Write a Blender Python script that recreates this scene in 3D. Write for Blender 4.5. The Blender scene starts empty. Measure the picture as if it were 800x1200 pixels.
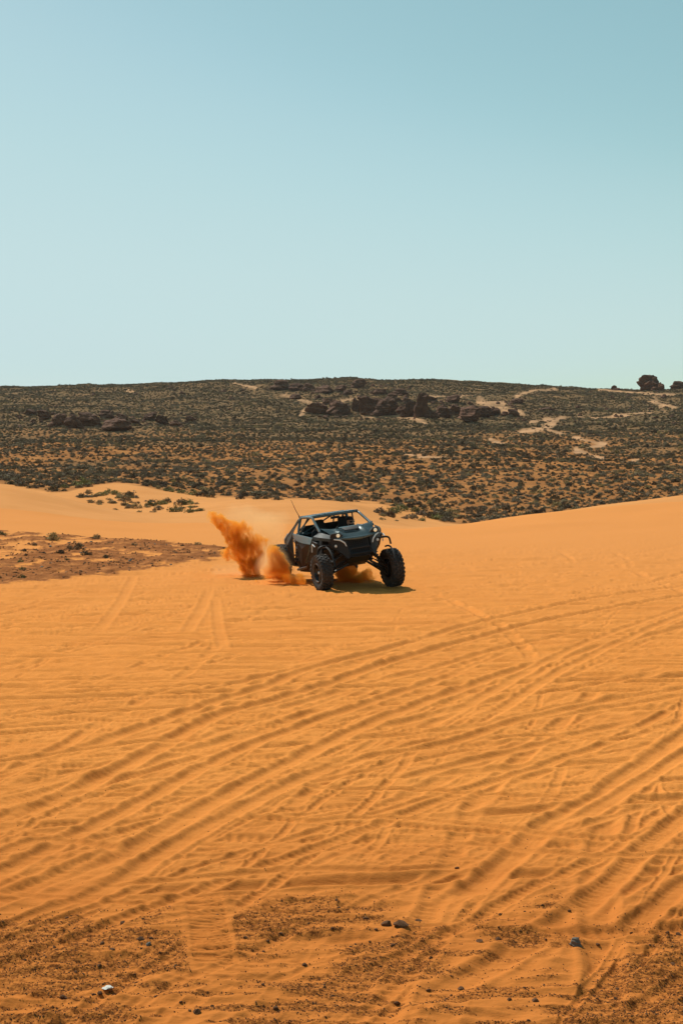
import bpy, bmesh, math, random
import numpy as np
from mathutils import Vector, Matrix, Euler
R = math.radians
PI = math.pi
scene = bpy.context.scene
COL = scene.collection

# ------------------------------------------------------------------ camera, sky, sun, exposure
F = 1667.0          # focal length in photograph pixels (800 x 1200)
HZ = 520.0          # row of the true horizon in the photograph
CAMH = 3.2
PITCH = math.atan((600 - HZ) / F)
cam_d = bpy.data.cameras.new('camera'); cam = bpy.data.objects.new('camera', cam_d)
COL.objects.link(cam); scene.camera = cam
cam_d.sensor_fit = 'VERTICAL'; cam_d.sensor_height = 36; cam_d.lens = 36 * F / 1200
cam_d.clip_start = 0.1; cam_d.clip_end = 6000
cam.location = (0, 0, CAMH); cam.rotation_euler = (PI / 2 - PITCH, 0, 0)

SUN_EL = R(50)
SUN_TO = Vector((-0.66, 0.75, 0)).normalized()            # horizontal direction towards the sun
world = bpy.data.worlds.new('World'); scene.world = world; world.use_nodes = True
wn = world.node_tree.nodes; wl = world.node_tree.links
bg = wn['Background']
sky = wn.new('ShaderNodeTexSky'); sky.sky_type = 'NISHITA'; sky.sun_disc = False
sky.sun_elevation = SUN_EL
sky.sun_rotation = math.atan2(SUN_TO.x, SUN_TO.y)
sky.altitude = 1300; sky.air_density = 1.0; sky.dust_density = 1.6; sky.ozone_density = 1.0
SKY_S = 0.105
sc_ = wn.new('ShaderNodeVectorMath'); sc_.operation = 'SCALE'; sc_.inputs['Scale'].default_value = SKY_S
wl.new(sky.outputs[0], sc_.inputs[0])
sp_ = wn.new('ShaderNodeSeparateXYZ'); wl.new(sc_.outputs[0], sp_.inputs[0]); cb_ = wn.new('ShaderNodeCombineXYZ')
# tone curves of the sky, one per channel: the teal grade of the photograph's air
for ch, pts in enumerate(([(0, .04), (.15, .20), (.285, .345), (.36, .455), (.48, .535), (.62, .562), (.8, .58), (1, .70)],
                          [(0, .06), (.25, .39), (.415, .567), (.52, .675), (.64, .722), (.75, .738), (.88, .745), (1, .80)],
                          [(0, .06), (.40, .44), (.645, .628), (.73, .708), (.81, .738), (1, .77)])):
    fc = wn.new('ShaderNodeFloatCurve'); cu = fc.mapping.curves[0]
    cu.points[0].location = pts[0]; cu.points[-1].location = pts[-1]
    for p in pts[1:-1]: cu.points.new(*p)
    fc.mapping.update(); wl.new(sp_.outputs[ch], fc.inputs['Value']); wl.new(fc.outputs[0], cb_.inputs[ch])
un_ = wn.new('ShaderNodeVectorMath'); un_.operation = 'SCALE'; un_.inputs['Scale'].default_value = 1 / SKY_S
wl.new(cb_.outputs[0], un_.inputs[0]); wl.new(un_.outputs[0], bg.inputs[0]); bg.inputs[1].default_value = SKY_S
sun_d = bpy.data.lights.new('sun', 'SUN'); sun = bpy.data.objects.new('sun', sun_d); COL.objects.link(sun)
sun_d.energy = 4.7; sun_d.angle = R(0.5); sun_d.color = (1.0, 0.93, 0.82)
sd = Vector((SUN_TO.x * math.cos(SUN_EL), SUN_TO.y * math.cos(SUN_EL), math.sin(SUN_EL)))
sun.rotation_euler = (-sd).to_track_quat('-Z', 'Y').to_euler(); sun.location = (-40, 60, 80)
scene.view_settings.view_transform = 'Standard'; scene.view_settings.look = 'None'
scene.view_settings.exposure = 0.0; scene.view_settings.gamma = 1.0
scene.render.resolution_x = 682; scene.render.resolution_y = 1024
scene.render.engine = 'CYCLES'
try:
    scene.cycles.volume_step_rate = 0.35
    scene.cycles.volume_max_steps = 256
    scene.cycles.volume_bounces = 4
    scene.cycles.transparent_max_bounces = 16
except Exception: pass

# ------------------------------------------------------------------ helpers
def tag(o, label=None, cat=None, group=None, kind=None):
    if label: o['label'] = label
    if cat: o['category'] = cat
    if group: o['group'] = group
    if kind: o['kind'] = kind
    return o

def empty(name, loc=(0, 0, 0), rz=0):
    o = bpy.data.objects.new(name, None); o.location = loc; o.rotation_euler = (0, 0, rz)
    COL.objects.link(o); return o

def link_mesh(name, me, parent=None):
    o = bpy.data.objects.new(name, me); COL.objects.link(o)
    if parent: o.parent = parent
    return o

WARP_KIDS = {'hood_scoop', 'hood_ridge', 'grille_mesh', 'headlight_housing', 'door_top_panel', 'handle', 'backrest', 'headrest', 'harness_strap', 'antenna_band'}
def obj(name, bm, mat, parent=None, smooth=35, mx=None):
    if name in WARP_KIDS:
        for v in bm.verts: warp(v.co)
    me = bpy.data.meshes.new(name)
    bmesh.ops.recalc_face_normals(bm, faces=bm.faces)
    if smooth:
        for f in bm.faces: f.smooth = True
        for e in bm.edges:
            if len(e.link_faces) == 2 and e.calc_face_angle(0) > R(smooth): e.smooth = False
    bm.to_mesh(me); bm.free()
    for m in (mat if isinstance(mat, (list, tuple)) else [mat]): me.materials.append(m)
    o = link_mesh(name, me, parent)
    if mx is not None: o.matrix_local = mx
    return o

def nmat(name, col=(0.5, 0.5, 0.5), rough=0.6, metal=0.0, spec=0.5):
    m = bpy.data.materials.new(name); m.use_nodes = True
    b = m.node_tree.nodes['Principled BSDF']
    b.inputs['Base Color'].default_value = (*col, 1); b.inputs['Roughness'].default_value = rough
    b.inputs['Metallic'].default_value = metal; b.inputs['Specular IOR Level'].default_value = spec
    return m, m.node_tree.nodes, m.node_tree.links, b

def noise_node(n, l, scale, detail=4, rough=0.55, coord=None, stretch=None, dim='3D', dist=0.0):
    tc = coord or n.new('ShaderNodeTexCoord').outputs['Object']
    if stretch:
        mp = n.new('ShaderNodeMapping'); mp.inputs['Scale'].default_value = stretch
        l.new(tc, mp.inputs['Vector']); tc = mp.outputs[0]
    t = n.new('ShaderNodeTexNoise'); t.inputs['Scale'].default_value = scale
    t.inputs['Detail'].default_value = detail; t.inputs['Roughness'].default_value = rough
    t.inputs['Distortion'].default_value = dist
    l.new(tc, t.inputs['Vector']); return t.outputs['Fac']

def ramp(n, l, src, stops):
    r = n.new('ShaderNodeValToRGB'); cr = r.color_ramp
    while len(cr.elements) > len(stops): cr.elements.remove(cr.elements[-1])
    while len(cr.elements) < len(stops): cr.elements.new(0.5)
    for e, (p, c) in zip(cr.elements, stops):
        e.position = p; e.color = (*c, 1) if len(c) == 3 else c
    l.new(src, r.inputs[0]); return r.outputs[0]

def mixc(n, l, fac, a, b, mode='MIX'):
    m = n.new('ShaderNodeMix'); m.data_type = 'RGBA'; m.blend_type = mode
    for s, k in ((fac, 0), (a, 6), (b, 7)):
        if isinstance(s, (int, float)): m.inputs[k].default_value = s
        elif isinstance(s, tuple): m.inputs[k].default_value = (*s, 1)
        else: l.new(s, m.inputs[k])
    return m.outputs[2]

def math_node(n, l, op, a, b=None, c=None, clamp=False):
    m = n.new('ShaderNodeMath'); m.operation = op; m.use_clamp = clamp
    for k, s in enumerate((a, b, c)):
        if s is None: continue
        if isinstance(s, (int, float)): m.inputs[k].default_value = s
        else: l.new(s, m.inputs[k])
    return m.outputs[0]

def bump(n, l, b, h, strength=0.5, dist=0.02, prev=None):
    bp = n.new('ShaderNodeBump'); bp.inputs['Strength'].default_value = strength
    bp.inputs['Distance'].default_value = dist
    l.new(h, bp.inputs['Height'])
    if prev: l.new(prev, bp.inputs['Normal'])
    if b is not None: l.new(bp.outputs[0], b.inputs['Normal'])
    return bp.outputs[0]

# ---- numpy noise
def _hash(ix, iy, seed):
    h = (ix.astype(np.int64) * 374761393 + iy.astype(np.int64) * 668265263 + seed * 974711) & 0x7fffffff
    h = ((h ^ (h >> 13)) * 1274126177) & 0x7fffffff
    return ((h ^ (h >> 16)) & 0xffff) / 65535.0 * 2 * PI
def perlin(x, y, seed=0):
    x = np.asarray(x, dtype=np.float64); y = np.asarray(y, dtype=np.float64)
    ix = np.floor(x); iy = np.floor(y); fx = x - ix; fy = y - iy
    u = fx * fx * fx * (fx * (fx * 6 - 15) + 10); v = fy * fy * fy * (fy * (fy * 6 - 15) + 10)
    def g(dx, dy):
        a = _hash(ix + dx, iy + dy, seed); return np.cos(a) * (fx - dx) + np.sin(a) * (fy - dy)
    a = g(0, 0) * (1 - u) + g(1, 0) * u; b = g(0, 1) * (1 - u) + g(1, 1) * u
    return (a * (1 - v) + b * v) * 1.5
def fbm(x, y, seed=0, octs=4, gain=0.5):
    s = 0; a = 1.0; f = 1.0
    for k in range(octs):
        s = s + a * perlin(x * f + 17.3 * k, y * f - 9.1 * k, seed + k); a *= gain; f *= 2.03
    return s
def sstep(a, b, x):
    t = np.clip((x - a) / (b - a), 0, 1); return t * t * (3 - 2 * t)

# ------------------------------------------------------------------ terrain heights
def rowtan(y): return np.tan(PITCH + np.arctan((np.asarray(y, float) - 600) / F))   # tangent below the horizontal
def flat_depth(y): return CAMH / rowtan(y)
FR = 641.0
SKY = {-260: 457, 0: 453.5, 100: 452, 150: 449.5, 250: 447, 300: 445.5, 400: 444.5, 500: 444.5, 560: 447, 620: 452.5, 660: 456, 720: 457.5, 760: 458.5, 800: 457, 1060: 458}
NEAR = {
 -260: [(54, 600), (66, 575), (76, 556), (86, 563), (100, 590), (130, 574), (150, 563)],
 0:    [(54, 612), (64, 590), (75, 566.5), (84, 572), (100, 598), (128, 578), (150, 562)],
 50:   [(54, 613), (64, 596), (75, 577), (84, 583), (100, 600), (125, 580), (137, 573)],
 100:  [(54, 616), (66, 602), (77, 589), (86, 593), (104, 601), (122, 580), (134, 569)],
 150:  [(54, 619), (66, 608), (80, 601), (92, 603), (108, 597), (124, 578), (136, 567)],
 200:  [(54, 621), (66, 611), (80, 603), (94, 601), (110, 593), (126, 581), (138, 574)],
 250:  [(54, 621), (66, 609), (80, 600), (94, 593), (108, 588), (122, 585), (138, 579)],
 300:  [(54, 622), (66, 609), (80, 597), (94, 588), (106, 584), (120, 587), (138, 579)],
 400:  [(54, 623), (66, 612), (80, 600), (94, 590), (106, 585.5), (120, 592), (140, 583)],
 450:  [(54, 625), (66, 618), (80, 612), (94, 606), (108, 601), (122, 594), (140, 585)],
 500:  [(52, 626), (58, 617.5), (68, 620), (80, 624), (100, 618), (120, 603), (140, 587)],
 550:  [(52, 624), (60, 613), (70, 618), (85, 624), (100, 618), (120, 604), (140, 589)],
 625:  [(52, 621), (62, 601), (72, 608), (85, 620), (100, 616), (120, 603), (140, 590)],
 712:  [(52, 618), (64, 588), (74, 596), (86, 612), (100, 612), (120, 601), (140, 588)],
 800:  [(52, 615), (66, 579), (76, 587), (88, 606), (100, 608), (120, 598), (140, 586)],
 1060: [(52, 612), (68, 560), (78, 570), (90, 596), (104, 602), (120, 596), (140, 584)],
}
def hill_col(x, last):
    s = np.interp(x, sorted(SKY), [SKY[k] for k in sorted(SKY)])
    L = 1.0 if x < 260 else max(0.0, 1 - (x - 260) / 140)
    return [(180, 556), (220, 541), (260, 527), (300, 516), (335, 505 - 2 * L), (360, 502 + 1 * L), (400, 496), (450, 486), (520, 472 + 0.25 * (s - 446)),
            (590, 458 + 0.6 * (s - 446)), (650, s), (720, s + 0.5), (820, s + 5), (1100, s + 22), (2400, 505)]
NX = 160; NS = 420
GX = np.linspace(-260, 1060, NX); GS = np.linspace(math.log(4), math.log(2400), NS)
cols = []
keys = sorted(NEAR)
allY = np.exp(GS)
for k in keys:
    pts = [(4, None), (43, FR + 2)] + NEAR[k] + hill_col(k, NEAR[k][-1][1])
    ys = np.array([p[0] for p in pts], float)
    zs = np.array([0.0 if p[1] is None else CAMH - rowtan(p[1]) * p[0] for p in pts]); zs[0] = 0; zs[1] = 0
    cols.append(np.interp(allY, ys, zs))
cols = np.array(cols)
HG = np.array([[np.interp(gx, keys, cols[:, j]) for j in range(NS)] for gx in GX])
def smooth1(A, axis, sig):
    r = int(3 * sig) + 1; k = np.exp(-0.5 * (np.arange(-r, r + 1) / sig) ** 2); k /= k.sum()
    P = np.pad(A, [(r, r) if a == axis else (0, 0) for a in range(2)], mode='edge')
    return sum(k[i] * np.take(P, range(i, i + A.shape[axis]), axis=axis) for i in range(2 * r + 1))
HG = smooth1(smooth1(HG, 1, 1.8), 0, 2.0)
def base_h(X, Y):
    Yc = np.maximum(Y, 4.05)
    a = X / Yc * F + 400
    u = np.clip((a + 260) / 1320 * (NX - 1), 0, NX - 1.001); v = np.clip((np.log(Yc) - GS[0]) / (GS[-1] - GS[0]) * (NS - 1), 0, NS - 1.001)
    i = u.astype(int); j = v.astype(int); fu = u - i; fv = v - j
    return (HG[i, j] * (1 - fu) * (1 - fv) + HG[i + 1, j] * fu * (1 - fv) + HG[i, j + 1] * (1 - fu) * fv + HG[i + 1, j + 1] * fu * fv)
def proj(X, Y, Z):
    t = np.arctan2(CAMH - Z, Y) - PITCH
    py = 600 + F * np.tan(t)
    dep = Y * math.cos(PITCH) + (CAMH - Z) * math.sin(PITCH)
    return 400 + F * X / dep, py
def hill_extra(X, Y):
    w = sstep(150, 200, Y); w2 = sstep(300, 420, Y)
    h = w * fbm(X / 38, Y / 60, 31, 3) * 0.9 + w * fbm(X / 9, Y / 12, 36, 3) * 0.28
    h = h + w2 * (1 - sstep(560, 640, Y)) * fbm(X / 22, Y / 30, 41, 4) * 1.5
    return h
def dune_extra(X, Y):
    w = sstep(40, 60, Y) * (1 - sstep(125, 150, Y))
    return w * (fbm(X / 9, Y / 7, 51, 3) * 0.10 + fbm(X / 2.5, Y / 1.4, 55, 2) * 0.018)
def ground_h(X, Y):
    X = np.asarray(X, float); Y = np.asarray(Y, float)
    return base_h(X, Y) + hill_extra(X, Y) + dune_extra(X, Y)
def hit(px, py, y0=6.0):
    """first point of the ground seen along the ray of a photograph pixel"""
    Y = np.exp(np.linspace(math.log(y0), math.log(2200), 5000))
    t = math.tan(PITCH + math.atan((py - 600) / F))
    cd = Y * math.cos(PITCH) + t * Y * math.sin(PITCH)
    X = (px - 400) / F * cd
    Z = CAMH - t * Y
    g = ground_h(X, Y)
    k = np.nonzero(g >= Z)[0]
    if len(k) == 0: return None
    k = k[0]; return float(X[k]), float(Y[k]), float(g[k])

# ------------------------------------------------------------------ masks
def inpoly(px, py, poly):
    ins = np.zeros(px.shape, bool); n = len(poly)
    for i in range(n):
        x1, y1 = poly[i]; x2, y2 = poly[(i + 1) % n]
        c = ((y1 > py) != (y2 > py)) & (px < (x2 - x1) * (py - y1) / (y2 - y1 + 1e-9) + x1)
        ins ^= c
    return ins
def distpoly(px, py, pts):
    d = np.full(px.shape, 1e9)
    for (x1, y1), (x2, y2) in zip(pts[:-1], pts[1:]):
        dx = x2 - x1; dy = y2 - y1
        t = np.clip(((px - x1) * dx + (py - y1) * dy) / (dx * dx + dy * dy + 1e-9), 0, 1)
        d = np.minimum(d, np.hypot(px - x1 - t * dx, py - y1 - t * dy))
    return d
STONY_TOP = [(-260, 612), (0, 622), (60, 626), (140, 630), (200, 635), (262, 641)]
STONY_BOT = [(-260, 700), (0, 686), (60, 681), (100, 677), (150, 670), (200, 664), (262, 656)]
def stony_mask(X, Y, px, py):
    top = np.interp(px, [p[0] for p in STONY_TOP], [p[1] for p in STONY_TOP])
    bot = np.interp(px, [p[0] for p in STONY_BOT], [p[1] for p in STONY_BOT])
    wob = fbm(X / 2.2, Y / 3.0, 61, 4) + .5 * fbm(X / .5, Y / .5, 63, 3)
    m = sstep(-1.0, 2.0, py - top + wob * 1.8) * sstep(-2, 3.5, bot - py + wob * 5) * (1 - sstep(245, 290, px + wob * 14))
    sand_in = sstep(-0.1, 0.75, fbm(X / 1.3 + 7, Y / 1.8, 67, 6, .62) + sstep(190, 40, px) * 0.40 * sstep(672, 640, py) - 0.10)
    return m * (1 - 0.85 * sand_in)
GRIT = [  # dark gritty patches in the foreground (photograph polygons)
 [(-200, 1090), (40, 1078), (110, 1072), (150, 1082), (205, 1065), (222, 1100), (232, 1128), (190, 1140), (120, 1165), (60, 1175), (-200, 1190)],
 [(262, 1062), (330, 1056), (420, 1055), (440, 1072), (395, 1085), (350, 1092), (300, 1118), (272, 1122)],
 [(440, 1095), (480, 1082), (520, 1088), (510, 1110), (540, 1125), (480, 1150), (420, 1180), (350, 1215), (250, 1240), (300, 1190), (380, 1140)],
 [(540, 1080), (600, 1075), (615, 1088), (600, 1108), (560, 1115)],
 [(600, 1055), (650, 1052), (665, 1062), (620, 1068)],
 [(1000, 1060), (800, 1095), (740, 1118), (690, 1150), (650, 1190), (600, 1240), (1000, 1240)],
 [(20, 1190), (80, 1180), (150, 1185), (120, 1230), (20, 1240)],
]
def grit_mask(X, Y, px, py):
    m = np.zeros(px.shape)
    wx = px + 26 * fbm(X / 0.5, Y / 0.5, 71, 3); wy = py + 14 * fbm(X / 0.5 + 9, Y / 0.5, 73, 3)
    for poly in GRIT:
        ins = inpoly(wx, wy, poly)
        d = distpoly(wx, wy, poly + poly[:1])
        m = np.maximum(m, sstep(-16, 18, np.where(ins, d, -d)))
    streak = fbm(X / 0.55, Y / 0.11, 75, 3)
    low = sstep(1045, 1100, py) * (0.62 + .30 * sstep(1120, 1180, py))
    m = np.clip(m * (0.80 + 0.35 * streak) + low * sstep(-0.2, 0.5, streak + 0.1), 0, 1)
    fresh = distpoly(px, py, [(238, 1050), (244, 1095), (252, 1135)])
    return m * sstep(24, 32, fresh)
PATHS = [  # bare pale sand tracks and rock pans on the hillside: photograph points, half width, tone
 ([(350, 486), (357, 480), (366, 473), (352, 468), (330, 463)], 2.0), ([(366, 474), (400, 470), (412, 467), (440, 470), (418, 466)], 1.8),
 ([(275, 449), (288, 453), (300, 454)], 1.3), ([(425, 487), (460, 487), (490, 491), (500, 497)], 2.0), ([(476, 533), (520, 536)], 1.2),
 ([(560, 470), (575, 476), (600, 482), (612, 484)], 3.5), ([(562, 466), (566, 472), (590, 473)], 2.5),
 ([(612, 506), (630, 503), (648, 498), (652, 493), (640, 492)], 3.2), ([(640, 503), (656, 509)], 1.8),
 ([(672, 513), (690, 517), (708, 520), (690, 525)], 2.0), ([(674, 527), (690, 533), (706, 538)], 2.6), ([(740, 540), (748, 540)], 2.2),
 ([(574, 516), (592, 522)], 2.2), ([(605, 463), (625, 458), (650, 456)], 1.6), ([(700, 457), (740, 460), (790, 463)], 1.5),
 ([(762, 470), (775, 474), (790, 478)], 2.4), ([(765, 465), (772, 476), (778, 482)], 1.6), ([(676, 488), (700, 490), (760, 484)], 1.2),
 ([(560, 464), (530, 465), (500, 464)], 1.0), ([(150, 458), (157, 459)], 2.0), ([(720, 486), (762, 484)], 1.5), ([(620, 494), (660, 490)], 1.5),
]
def path_mask(X, Y, px, py):
    wx = px + 3.0 * fbm(X / 9, Y / 14, 81, 3); wy = py + 1.6 * fbm(X / 8 + 5, Y / 12, 83, 3)
    m = np.zeros(px.shape)
    for pts, w in PATHS:
        d = distpoly(wx, wy * 1.0, pts); m = np.maximum(m, sstep(w * 1.5, w * 0.2, d))
    return np.clip(m * (.95 + .7 * fbm(X / 3.0, Y / 7.0, 87, 3)), 0, 1)
SANDTOP = [(-260, 560), (0, 566), (60, 577), (80, 576), (98, 570), (135, 566), (160, 568), (189, 573), (219, 577), (250, 582), (330, 584), (400, 587), (440, 590), (470, 596), (500, 604), (520, 612), (560, 616), (1060, 620)]
def sandy(X, Y, px, py):
    """1 on the open dunes, 0 on the scrub covered hill"""
    top = np.interp(px, [p[0] for p in SANDTOP], [p[1] for p in SANDTOP])
    v = sstep(-1.5, 1.5, py - top + fbm(X / 5, Y / 8, 91, 3) * 2.5)
    return np.where(Y < 80, 1.0, v)

# ------------------------------------------------------------------ ruts and tyre tracks in the sand
rng = np.random.default_rng(7); rnd = random.Random(7)
TR = [  # photograph points, half width m, depth m, lug marks
 ([(0, 970), (60, 942), (120, 912), (190, 875), (260, 838), (330, 818), (400, 797), (450, 778), (550, 750), (625, 730), (700, 715), (800, 698)], .17, .060, 0),
 ([(30, 910), (75, 888), (135, 865), (200, 842), (260, 820), (320, 802), (350, 788), (400, 774), (475, 755), (550, 732), (625, 715), (700, 700), (800, 687)], .16, .055, 0),
 ([(400, 900), (450, 885), (525, 872), (600, 847), (650, 835), (720, 820), (800, 807)], .14, .045, 1),
 ([(425, 860), (500, 840), (575, 822), (640, 812), (700, 802), (790, 786)], .14, .045, 1),
 ([(460, 917), (520, 900), (575, 887), (625, 875), (680, 860), (750, 845)], .12, .038, 0),
 ([(250, 918), (330, 920), (400, 925), (500, 927), (600, 932), (700, 937), (800, 945)], .085, .038, 0),
 ([(480, 1082), (500, 1070), (550, 1045), (600, 1005), (640, 968), (700, 935), (740, 905), (800, 862)], .16, .050, 0),
 ([(650, 970), (700, 948), (800, 885)], .13, .038, 0),
 ([(660, 1080), (685, 1060), (720, 1030), (750, 1000), (800, 958)], .14, .045, 1),
 ([(730, 1095), (750, 1080), (800, 1040)], .13, .040, 0),
 ([(0, 1062), (80, 1035), (150, 1000), (250, 940), (330, 900), (420, 855), (520, 815), (640, 775), (800, 735)], .16, .048, 0),
 ([(0, 1025), (70, 990), (140, 955), (230, 905), (300, 872), (370, 846), (450, 818), (560, 782)], .14, .045, 0),
 ([(40, 1075), (130, 1040), (190, 1000), (270, 955), (350, 915), (430, 885)], .14, .040, 0),
 ([(0, 895), (100, 878), (190, 868), (260, 872)], .10, .035, 0), ([(0, 840), (70, 828), (150, 818), (220, 805)], .08, .030, 0),
 ([(80, 770), (160, 774), (235, 780), (290, 768), (400, 758), (520, 745)], .09, .036, 0),
 ([(0, 750), (100, 738), (200, 725), (400, 700)], .08, .022, 0), ([(0, 725), (120, 712), (300, 703)], .08, .020, 0),
 ([(238, 1046), (243, 1075), (248, 1105), (253, 1135)], .17, .007, 2),
 ([(110, 1040), (200, 1032), (330, 1020), (470, 1022), (560, 1012)], .09, .028, 0),
 ([(0, 1000), (60, 985), (150, 1000)], .1, .03, 0), ([(330, 965), (450, 958), (560, 968), (700, 985)], .08, .028, 0),
 ([(560, 868), (640, 862), (700, 868), (760, 862)], .10, .045, 0), ([(440, 985), (560, 990), (680, 1003), (800, 1000)], .08, .025, 0),
 ([(110, 745), (135, 715), (150, 690), (158, 672)], .15, .020, 1), ([(215, 745), (235, 715), (246, 690)], .15, .022, 1), ([(262, 765), (255, 730), (252, 700)], .13, .018, 1),
 ([(540, 860), (590, 830), (650, 790), (720, 755), (800, 720)], .13, .030, 1), ([(500, 850), (560, 820), (640, 775), (700, 748), (800, 712)], .12, .026, 0),
 ([(500, 672), (600, 664), (700, 655), (800, 640)], .12, .03, 0), ([(480, 700), (600, 680), (720, 668), (800, 662)], .12, .025, 1),
 ([(640, 700), (720, 690), (800, 676)], .1, .03, 0),
]
def px2g(x, y):
    Y = float(flat_depth(y)); d = Y * math.cos(PITCH) + CAMH * math.sin(PITCH); return ((x - 400) / F * d, Y)
tracks = []; main_tracks = []
for pts, w, a, lug in TR:
    P = [px2g(*p) for p in pts]
    if pts[0][0] <= 5: P.insert(0, (2 * P[0][0] - P[1][0], 2 * P[0][1] - P[1][1]))
    if pts[-1][0] >= 795: P.append((2 * P[-1][0] - P[-2][0], 2 * P[-1][1] - P[-2][1]))
    main_tracks.append((P, w * .70, a * .70, lug))
for k in range(380):   # fainter, older tracks criss-crossing
    fam = rnd.random()
    x0 = rnd.uniform(-9, 12); y0 = 9.5 + 30 * rnd.random() ** 1.2
    ang = R(rnd.gauss(58, 9)) if fam < .5 else (R(rnd.gauss(8, 12)) if fam < .82 else R(rnd.gauss(75, 12)))
    L = rnd.uniform(3, 16); cv = rnd.gauss(0, .05); P = []
    x, y = x0 - math.cos(ang) * L / 2, y0 - math.sin(ang) * L / 2; n = int(L / 0.8) + 3
    for i in range(n):
        P.append((x, y)); x += math.cos(ang) * L / n; y += math.sin(ang) * L / n; ang += cv * L / n * .5 + rnd.gauss(0, .03)
    w = rnd.uniform(.022, .12) if k % 2 else rnd.uniform(.018, .05)
    if y0 > 17 and rnd.random() < .5:
        ang = R(rnd.gauss(4, 7)); L = rnd.uniform(8, 24); P = [(x0 - L / 2 + L * q / 8, y0 + (q - 4) * L / 8 * math.tan(ang) + rnd.gauss(0, .08)) for q in range(9)]; w = rnd.uniform(.06, .16)
    for off in ((0,) if rnd.random() < .55 else (0, 1.55)):
        tracks.append(([(q[0] + off * math.sin(-ang), q[1] + off * math.cos(ang)) for q in P], w, rnd.uniform(.20, .40) * w, 1 if rnd.random() < .35 else 0))
tracks += main_tracks
def resample(P, n=5):
    out = []
    Q = [P[0]] + list(P) + [P[-1]]
    for i in range(1, len(Q) - 2):
        p0, p1, p2, p3 = [np.array(q) for q in Q[i - 1:i + 3]]
        for t in np.linspace(0, 1, n, endpoint=False):
            out.append(0.5 * ((2 * p1) + (-p0 + p2) * t + (2 * p0 - 5 * p1 + 4 * p2 - p3) * t * t + (-p0 + 3 * p1 - 3 * p2 + p3) * t ** 3))
    out.append(np.array(P[-1])); return out
def rut_height(X, Y):
    """X, Y 2-D arrays (rows of equal Y)"""
    H = np.zeros(X.shape); C = np.zeros(X.shape)
    Xw = X + 0.016 * fbm(X / 0.55, Y / 0.55, 101, 2); Yw = Y + 0.016 * fbm(X / 0.55 + 40, Y / 0.55, 103, 2)
    mod = 0.92 + 0.16 * fbm(X / 0.9, Y / 0.9, 105, 3)
    rowY = Y[:, 0]
    for P, w, a, lug in tracks:
        S = resample(P, 4); m = 3.2 * w + .1
        ymin = min(p[1] for p in S) - m; ymax = max(p[1] for p in S) + m
        r = np.nonzero((rowY > ymin) & (rowY < ymax))[0]
        if len(r) == 0: continue
        sl = slice(r[0], r[-1] + 1)
        D = np.full(X[sl].shape, 9.0); A = np.zeros(D.shape); E = np.zeros(D.shape)
        s0 = 0.0; tot = sum(float(np.hypot(*(q - p))) for p, q in zip(S[:-1], S[1:]))
        Xs = Xw[sl]; Ys = Yw[sl]
        for p, q in zip(S[:-1], S[1:]):
            dx, dy = q - p; L2 = dx * dx + dy * dy + 1e-9; L = math.sqrt(L2)
            rr = np.nonzero((rowY[sl] > min(p[1], q[1]) - m) & (rowY[sl] < max(p[1], q[1]) + m))[0]
            if len(rr):
                ss = slice(rr[0], rr[-1] + 1)
                t = ((Xs[ss] - p[0]) * dx + (Ys[ss] - p[1]) * dy) / L2; tc = np.clip(t, 0, 1)
                d = np.hypot(Xs[ss] - p[0] - tc * dx, Ys[ss] - p[1] - tc * dy)
                c = d < D[ss]
                D[ss] = np.where(c, d, D[ss]); A[ss] = np.where(c, s0 + tc * L, A[ss])
            s0 += L
        fade = sstep(0, .12, A / tot) * sstep(0, .12, 1 - A / tot)
        u = D / w
        if lug == 2:
            fl = sstep(1.15, .9, u)
            h = -a * fl + a * 1.0 * np.exp(-((u - 1.25) / .25) ** 2)
            h = h + fl * .009 * np.sin(A * 2 * PI / .045 + 2.2 * np.abs(u)) * (.6 + .6 * mod[sl])
        else:
            h = -a * np.exp(-(u / .85) ** 4) + a * .55 * np.exp(-((u - 1.3) / .34) ** 2)
            h = h * mod[sl]
            if lug == 1: h = h + sstep(1.0, .7, u) * .006 * np.sin(A * 2 * PI / .085 + 2 * u) * sstep(24, 17, Y[sl])
            h = h + sstep(2.2, 1.2, u) * .10 * a * perlin(u * 3.1 + 5 * w, A / .9, 7)
        cv_ = np.exp(-(u / 1.7) ** 4) * .85 * fade
        H[sl] = H[sl] * (1 - cv_) + h * fade; C[sl] = np.maximum(C[sl], np.exp(-(u / 1.9) ** 4) * fade * min(1, a / .02))
    return H, C
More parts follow.
